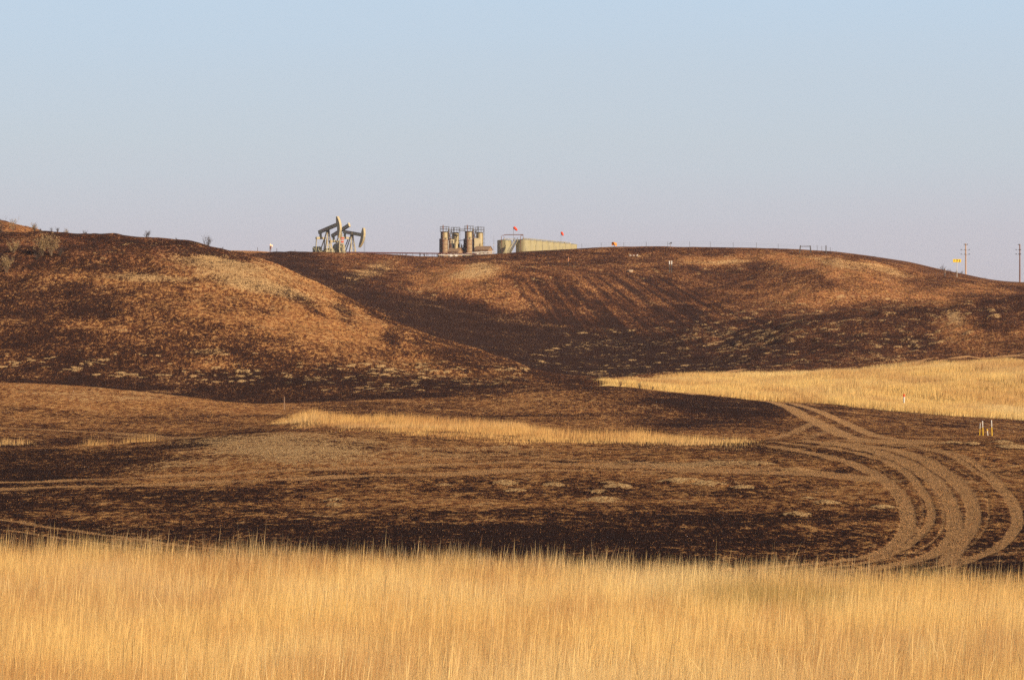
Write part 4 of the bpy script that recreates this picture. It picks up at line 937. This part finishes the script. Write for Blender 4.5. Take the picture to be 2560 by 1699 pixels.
# H brace
Y = 648; t = thing('gate_brace', 'H-shaped timber brace of two leaning posts and a rail on the crest', 'gate', 2013, Y)
g = t.location.z; xs = [(u - 2013) / F * Y for u in (1999, 2001, 2025.5, 2027)]; zs = [(HV - v) / F * Y - g for v in (627, 613.5, 614, 625)]
MB().bar((xs[0], 0, zs[0] - .5), (xs[1], 0, zs[1]), .22, .22).build('post', M_wood_g, t); MB().bar((xs[3], 0, zs[3] - .6), (xs[2], 0, zs[2]), .22, .22).build('post', M_wood_g, t)
MB().bar((xs[1], 0, zs[1] - .22), (xs[2], 0, zs[1] - .18), .14, .14).build('rail', M_wood_g, t)
t = thing('corner_post', 'thick dark upright post right of the timber brace on the crest', 'post', 2065, 655)
MB().tube([(0, 0, -.3), (0, 0, (HV - 613.5) / F * 655 - t.location.z)], .11, 8).build('post', M_wood_g, t)
# orange flag and pole-top anemometer
Y = 690; t = thing('flag', 'ragged orange flag just above the crest right of the tanks', 'flag', 1536, Y); g = t.location.z
MB().tube([(0, 0, 0), (.1, 0, (HV - 605) / F * Y - g)], .05, 6).build('pole', M_wire, t)
vs = []; fs = []
for i in range(9):
    for j in range(6):
        a = i / 8; b2 = j / 5; vs.append((-.65 + 1.25 * a, .22 * math.sin(a * 7 + b2 * 2), (HV - 614) / F * Y - g + .75 * b2 + .12 * math.sin(a * 5)))
for i in range(8):
    for j in range(5): fs.append((i * 6 + j, (i + 1) * 6 + j, (i + 1) * 6 + j + 1, i * 6 + j + 1))
fl = MB().add(vs, fs).build('cloth', M_orange, t, smooth=True); md = fl.modifiers.new('s', 'SOLIDIFY'); md.thickness = .03
Y = 652; t = thing('weather_vane', 'small dark weather vane on a pole beside a fence post on the crest', 'weather vane', 1675.5, Y); g = t.location.z
zt = (HV - 606) / F * Y - g; MB().tube([(0, 0, -.2), (0, 0, zt)], .05, 6).build('pole', M_wood, t)
MB().prism([(-.55, zt - .32), (-.1, zt - .18), (.15, zt + .05), (.15, zt - .1), (-.05, zt - .34)], -.06, .06).box((.26, 0, zt - .1), (.22, .2, .35)).build('vane', M_dark, t)
# markers on the back hill
for u, lab in ((1673.5, 'left one of two white-topped dark marker posts on the back hill'), (1679, 'right one of two white-topped dark marker posts on the back hill')):
    b0 = hit(u, 681); t = empty('marker_post', b0); tag(t, lab, 'marker post', 'white-topped marker posts on the back hill')
    H = px(29, b0.y); MB().tube([(0, 0, -.2), (0, 0, H * .72)], .09, 6).build('post', M_wood_g, t); MB().tube([(0, 0, H * .70), (0, 0, H)], .12, 8).build('cap', M_white, t)
b0 = hit(1421, 664); t = empty('marker_post', b0); tag(t, 'single slim orange-topped marker post on the back hill', 'marker post')
H = px(21, b0.y); MB().tube([(0, 0, -.2), (0, 0, H * .5)], .055, 6).build('post', M_wood_g, t); MB().tube([(0, 0, H * .5), (0, 0, H)], .10, 6).build('sleeve', mat('faded_orange', (.62, .26, .14), (.5, .2, .1), 2), t)
# ------------------------------------------------------------ utility poles and number sign
def upole(u, vt, vb, Y, label, arms, wd):
    t = thing('utility_pole', label, 'utility pole', u, Y, 0, 'utility poles beyond the right slope'); g = t.location.z
    zt = (HV - vt) / F * Y - g; MB().tube([(0, 0, -.3), (0, 0, zt)], [.24, .17], 10).build('pole', wd, t)
    for (du0, du1, v) in arms:
        z = (HV - v) / F * Y - g
        am = MB().bar((du0 / F * Y, -.25, z - .12), (du1 / F * Y, -.25, z - .12), .045, .05).build('crossarm', M_wire, t)
        for du in (du0, du1):
            if abs(du) > .5: MB().lathe([(.06, 0), (.26, .06), (.22, .14), (.10, .2)], 8, (du / F * Y, -.25, z - .08)).build('insulator', M_dark, am)
        MB().lathe([(.06, 0), (.2, .06), (.1, .2)], 8, (-.3, -.3, z - .08)).build('insulator', M_dark, am)
Yq = 870
upole(2414.3, 608.5, 688, Yq, 'tall tan utility pole just right of the yellow number sign', [(-3.6, 3.8, 611), (-11.5, 8.5, 624), (-11.5, 8.5, 635.3)], mat('tan_pole_wood', (.56, .38, .25), (.42, .27, .17), 2, .9, 0, .2, 5, (1, 1, .1)))
upole(2549.5, 610, 706, Yq, 'reddish brown utility pole nearest the right edge', [(-4, 0, 611.5), (-9.5, 1.5, 624), (-9.5, 1.5, 635)], mat('red_pole_wood', (.27, .14, .10), (.17, .09, .07), 2, .9, 0, .2, 5, (1, 1, .1)))
b0 = hit(2392.5, 692.5); t = empty('number_sign', b0); tag(t, 'yellow number sign 671 on a thin white pole on the right slope', 'sign')
H = px(692.5 - 655, b0.y); MB().tube([(0, 0, -.2), (0, 0, H + .1)], .06, 6).build('pole', M_white, t)
Ws, Hs = px(19.5, b0.y), px(6.6, b0.y); pn = MB().box((0, -.05, H + Hs / 2), (Ws, .05, Hs)).build('panel', M_sign, t)
MB().box((0, -.045, H + Hs / 2), (Ws + .1, .03, Hs + .1)).build('edge', M_yell, pn)
for k, ch in enumerate('671'):
    cu = bpy.data.curves.new('digit', 'FONT'); cu.body = ch; cu.size = Hs * 1.05; cu.align_x = 'CENTER'; cu.extrude = .012; cu.offset = .028
    o = bpy.data.objects.new('digit', cu); COL.objects.link(o); bpy.context.view_layer.update()
    me = bpy.data.meshes.new_from_object(o.evaluated_get(bpy.context.evaluated_depsgraph_get())); bpy.data.objects.remove(o)
    me.materials.clear(); d = link_mesh('digit', me, M_black, pn, ((k - 1) * Ws * .33, -.10, H + Hs * .13)); d.rotation_euler = (R(90), 0, 0)
b0 = hit(2362, 691); t = empty('short_post', b0); tag(t, 'short pale wooden post left of the yellow number sign', 'post')
H = px(19, b0.y); MB().tube([(0, 0, -.2), (0, 0, H * .45)], .12, 7).build('base', M_wood_g, t); MB().tube([(0, 0, H * .4), (0, 0, H)], .13, 7).build('post', M_wood, t)
# ------------------------------------------------------------ pipeline markers
def stake(u, vb, vt, lean, label, kind, Y0=None, rad=.055):
    b0 = hit(u, vb) if Y0 is None else None
    if Y0: x = (u - CU) / F * Y0; b0 = Vector((x, Y0, gz(x, Y0)))
    t = empty('marker_stake', b0); tag(t, label, 'marker stake', 'pipeline marker stakes')
    H = (HV - vt) / F * b0.y - b0.z
    f = {'yw': .5, 'wr': .85, 'yt': .35}[kind]
    p = lambda k: (lean * H * k, 0, H * k)
    rr = px(rad, 1) * b0.y if False else rad
    if kind == 'yw':
        MB().tube([p(-.05), p(.55)], rr, 10).build('post', M_yell, t); MB().tube([p(.55), p(1)], rr * .98, 10).build('sleeve', M_white, t)
    elif kind == 'wr':
        MB().tube([p(-.05), p(.8)], rr, 10).build('post', M_white, t); MB().tube([p(.8), p(1)], rr * 1.15, 10).build('cap', M_red, t)
    else:
        MB().tube([p(-.05), p(.7)], rr, 10).build('post', M_white, t); MB().tube([p(.7), p(1)], rr * 1.1, 10).build('cap', M_yell, t)
YS = 205
stake(2449, 1090, 1057, .05, 'leftmost stake of the four by the golden field, yellow with a thin white top', 'yw', YS, .028)
stake(2457.5, 1091, 1051.5, -.04, 'second stake from the left of the four, tall yellow below and white above', 'yw', YS, .038)
stake(2469.5, 1088, 1071, -.12, 'shortest stake of the four, white with a yellow top', 'yt', YS, .034)
stake(2480, 1091, 1049.5, -.04, 'rightmost and tallest stake of the four, yellow below and white above', 'yw', YS, .038)
stake(2260, 1006, 985, 0, 'lone white stake with red top at the lower edge of the golden field', 'wr', 298, .085)
stake(2411.5, 1000, 968, -.09, 'left leg of the yellow and white stake pair within the golden field', 'yw', 330, .05)
stake(2409, 1000, 968.5, .01, 'right leg of the yellow and white stake pair within the golden field', 'yw', 331, .05)
b0 = hit(711, 1024); t = empty('wooden_stake', b0); tag(t, 'short tan wooden stake at the dark foot of the left hill', 'stake')
MB().bar((0, 0, -.2), (0, 0, px(33, b0.y)), .12, .08).build('post', M_wood, t)
# ------------------------------------------------------------ boulders
def rock(u, v, w_, h_, label, m_, seed):
    import bmesh
    b0 = hit(u, v); bm = bmesh.new(); bmesh.ops.create_icosphere(bm, subdivisions=3, radius=1); rr = random.Random(seed); sx, sy, sz = rr.uniform(0, 9), rr.uniform(0, 9), rr.uniform(0, 9)
    from mathutils import noise as nz
    for vv in bm.verts:
        n_ = nz.noise(vv.co * 1.3 + Vector((sx, sy, sz))) * .35 + nz.noise(vv.co * 3 + Vector((sx, sy, sz))) * .15
        vv.co = vv.co * (1 + n_); vv.co.x *= w_; vv.co.y *= w_ * .8; vv.co.z = max(vv.co.z, -.4) * h_
    me = bpy.data.meshes.new('boulder'); bm.to_mesh(me); bm.free()
    o = link_mesh('boulder', me, m_, None, b0 + Vector((0, 0, h_ * .25))); tag(o, label, 'boulder', 'boulders on the hills')
rock(1575.5, 640, .30, .20, 'left of three small pale boulders high on the back hill', M_rock_w, 1)
rock(1584, 640, .26, .18, 'middle of three small pale boulders high on the back hill', M_rock_w, 2)
rock(1593, 639.5, .24, .26, 'right of three small pale boulders high on the back hill', M_rock_w, 3)
rock(1576, 680, .62, .42, 'larger tan boulder alone on the slope below the three pale ones', M_rock, 4)
# ------------------------------------------------------------ shrubs
def shrub(u, v, w_px, h_px, label, seed, leafy=0, m_=None, Y=None, n0=9, grp='bare shrubs on the hills', lift=0):
    rr = random.Random(seed)
    if Y: x = (u - CU) / F * Y; b0 = Vector((x, Y, gz(x, Y)))
    else: b0 = hit(u, v)
    s = b0.y / F; Wd, Ht = w_px * s / 2, h_px * s
    mb = MB(); tips = []
    def grow(p, d, L, r, dep):
        n = 3; pts = [p]; dd = d.copy()
        for i in range(n):
            dd = (dd + Vector((rr.uniform(-.3, .3), rr.uniform(-.3, .3), rr.uniform(-.05, .25)))).normalized(); pts.append(pts[-1] + dd * L / n)
        mb.tube(pts, [r, r * .85, r * .7, r * .5], 3, False)
        if dep == 0: tips.extend(pts[1:]); return
        for k in range(rr.randint(2, 4)):
            q_ = pts[rr.randint(1, n)]; nd = (dd + Vector((rr.uniform(-.9, .9), rr.uniform(-.9, .9), rr.uniform(-.1, .6)))).normalized(); grow(q_, nd, L * rr.uniform(.5, .75), r * .6, dep - 1)
    for k in range(n0):
        a = rr.uniform(0, 6.28); sp = rr.uniform(.1, 1.0)
        d = Vector((math.cos(a) * sp * Wd / max(Ht, .1), math.sin(a) * sp * Wd / max(Ht, .1), 1)).normalized()
        grow(Vector((rr.uniform(-.15, .15) * Wd, rr.uniform(-.15, .15) * Wd, -.1)), d, math.hypot(Ht, Wd * sp) * rr.uniform(.42, .6), .017 * b0.y / 420 + .006, 2)
    if leafy:
        t = empty('shrub', b0); tag(t, label, 'shrub', grp)
        mb.build('branches', m_ or M_twig, t); lf = MB()
        for p in tips:
            for k in range(leafy):
                c_ = p + Vector([rr.gauss(0, .09) for _ in range(3)]); e1 = Vector([rr.gauss(0, 1) for _ in range(3)]).normalized() * rr.uniform(.04, .09); e2 = Vector([rr.gauss(0, 1) for _ in range(3)]).normalized() * rr.uniform(.03, .06)
                lf.add([c_ - e1, c_ + e2, c_ + e1, c_ - e2], [(0, 1, 2, 3)])
        me = bpy.data.meshes.new('leaves'); me.from_pydata(lf.v, [], lf.f); link_mesh('leaves', me, M_leaf, t)
    else:
        o = mb.build('shrub', m_ or M_twig, None, b0); tag(o, label, 'shrub', grp)
cr_y = lambda u: float(np.interp(u, [0, 600, 900], [393, 383, 366]))
shrub(2, 598, 26, 42, 'tall charred shrub at the left edge before the golden ridge', 1, Y=385)
shrub(33, 578, 18, 36, 'upright leafy-tipped shrub left on the crest before the golden ridge', 2, 1, M_twig_l, Y=392, n0=5)
shrub(87, 577, 18, 25, 'upright dark shrub on the crest where the golden ridge ends', 3, 1, Y=393, n0=7)
shrub(100, 578, 14, 15, 'low dark shrub hugging the crest right of the golden ridge end', 4, Y=393, n0=6)
shrub(129, 577, 12, 17, 'thin wispy shrub, first of the crest shrubs right of the ridge end', 5, Y=393, n0=4)
shrub(143, 578, 14, 20, 'thin wispy tall shrub, second of the crest shrubs right of the ridge end', 6, Y=393, n0=5)
shrub(167, 579, 26, 18, 'spreading wispy shrub with a few leaves on the left crest', 7, 1, Y=392, n0=7)
shrub(213, 583, 32, 15, 'low bare fan-shaped shrub alone on the left crest', 8, Y=392, n0=8)
shrub(366, 593.5, 42, 19, 'dense bare rounded shrub in the middle of the left hill crest', 9, Y=391, n0=13)
shrub(440, 598, 20, 9, 'tiny sparse twigs beside red stones on the left hill crest', 10, Y=390, n0=5)
shrub(468, 603, 10, 9, 'tiny single twig where the left hill crest starts to fall', 11, Y=389, n0=3)
shrub(520, 613, 58, 27, 'widest bare shrub on the falling right end of the left crest', 12, Y=387, n0=16)
shrub(556, 625, 16, 8, 'small tuft of twigs low on the falling left crest', 13, Y=386, n0=4)
shrub(105, 640, 40, 46, 'large pale leafy shrub, left of the pair on the red slope', 14, 3, M_twig_l, n0=14, grp='pale leafy shrubs on the red slope')
shrub(128, 640, 46, 62, 'large pale leafy shrub, right and taller of the pair on the red slope', 15, 3, M_twig_l, n0=14, grp='pale leafy shrubs on the red slope')
shrub(34, 632, 34, 32, 'pale leafy shrub between the left edge and the leafy pair', 16, 2, M_twig_l, n0=10, grp='pale leafy shrubs on the red slope')
shrub(17, 682, 34, 44, 'pale leafy shrub lowest on the red slope at the left edge', 17, 3, M_twig_l, n0=12, grp='pale leafy shrubs on the red slope')
shrub(150, 640, 30, 24, 'charred shrub at the right foot of the leafy pair', 18, n0=10); shrub(92, 650, 26, 22, 'charred shrub at the left foot of the leafy pair', 19, n0=10)
shrub(1499, 956, 14, 16, 'small grey bare shrub at the left tip of the golden field', 20, 0, M_twig_l, Y=322, n0=5)
shrub(1549, 962, 20, 23, 'reddish bare shrub against the thin end of the golden field', 21, 0, M_rust, Y=288, n0=7)
shrub(1600, 969, 22, 22, 'dark bare shrub, second along the thin end of the golden field', 22, Y=287, n0=6)
shrub(1628, 973, 18, 12, 'low dark twigs, third along the thin end of the golden field', 23, Y=286, n0=4)
shrub(1470, 955, 22, 10, 'low charred shrub just left of the golden field tip', 24, Y=322, n0=6)
shrub(2355, 675, 24, 20, 'rounded bare shrub beyond the slope left of the number sign', 25, Y=800, n0=12)
shrub(2374, 680, 18, 16, 'bare shrub beyond the slope between short post and number sign', 26, Y=805, n0=9)
shrub(2390, 684, 20, 14, 'dense low bare shrub right behind the number sign pole', 27, Y=808, n0=10)
shrub(2404, 686, 18, 16, 'bare shrub beyond the slope between number sign and tan pole', 28, Y=812, n0=9)
shrub(2418, 690, 8, 9, 'small twigs at the right foot of the tan pole', 29, Y=815, n0=4)
shrub(2462, 699, 10, 7, 'tiny twigs on the skyline right of the tan pole', 30, Y=790, n0=4)
for k, (u, v, w_, h_) in enumerate(((1015, 641, 7, 5), (1050, 643, 8, 9), (1062, 643.5, 7, 8))):
    shrub(u, v, w_ + 4, h_ + 2, ['tiny twigs under the pipe line, left of three', 'tiny twigs under the pipe line, middle of three', 'tiny twigs under the pipe line, right of three'][k], 40 + k, Y=662, n0=4)
# ------------------------------------------------------------ thin smoke haze over the whole place
hz = MB().box((0, 7985, 9), (17200, 16130, 51)).build('haze', None); tag(hz, kind='stuff')
hm = bpy.data.materials.new('haze'); hm.use_nodes = True; hN = hm.node_tree.nodes; hN.clear()
ho = hN.new('ShaderNodeOutputMaterial'); hv_ = hN.new('ShaderNodeVolumePrincipled')
hv_.inputs['Color'].default_value = (.85, .80, .90, 1); hv_.inputs['Density'].default_value = .00005; hv_.inputs['Anisotropy'].default_value = 0
hm.node_tree.links.new(hv_.outputs[0], ho.inputs['Volume']); hz.data.materials.append(hm)
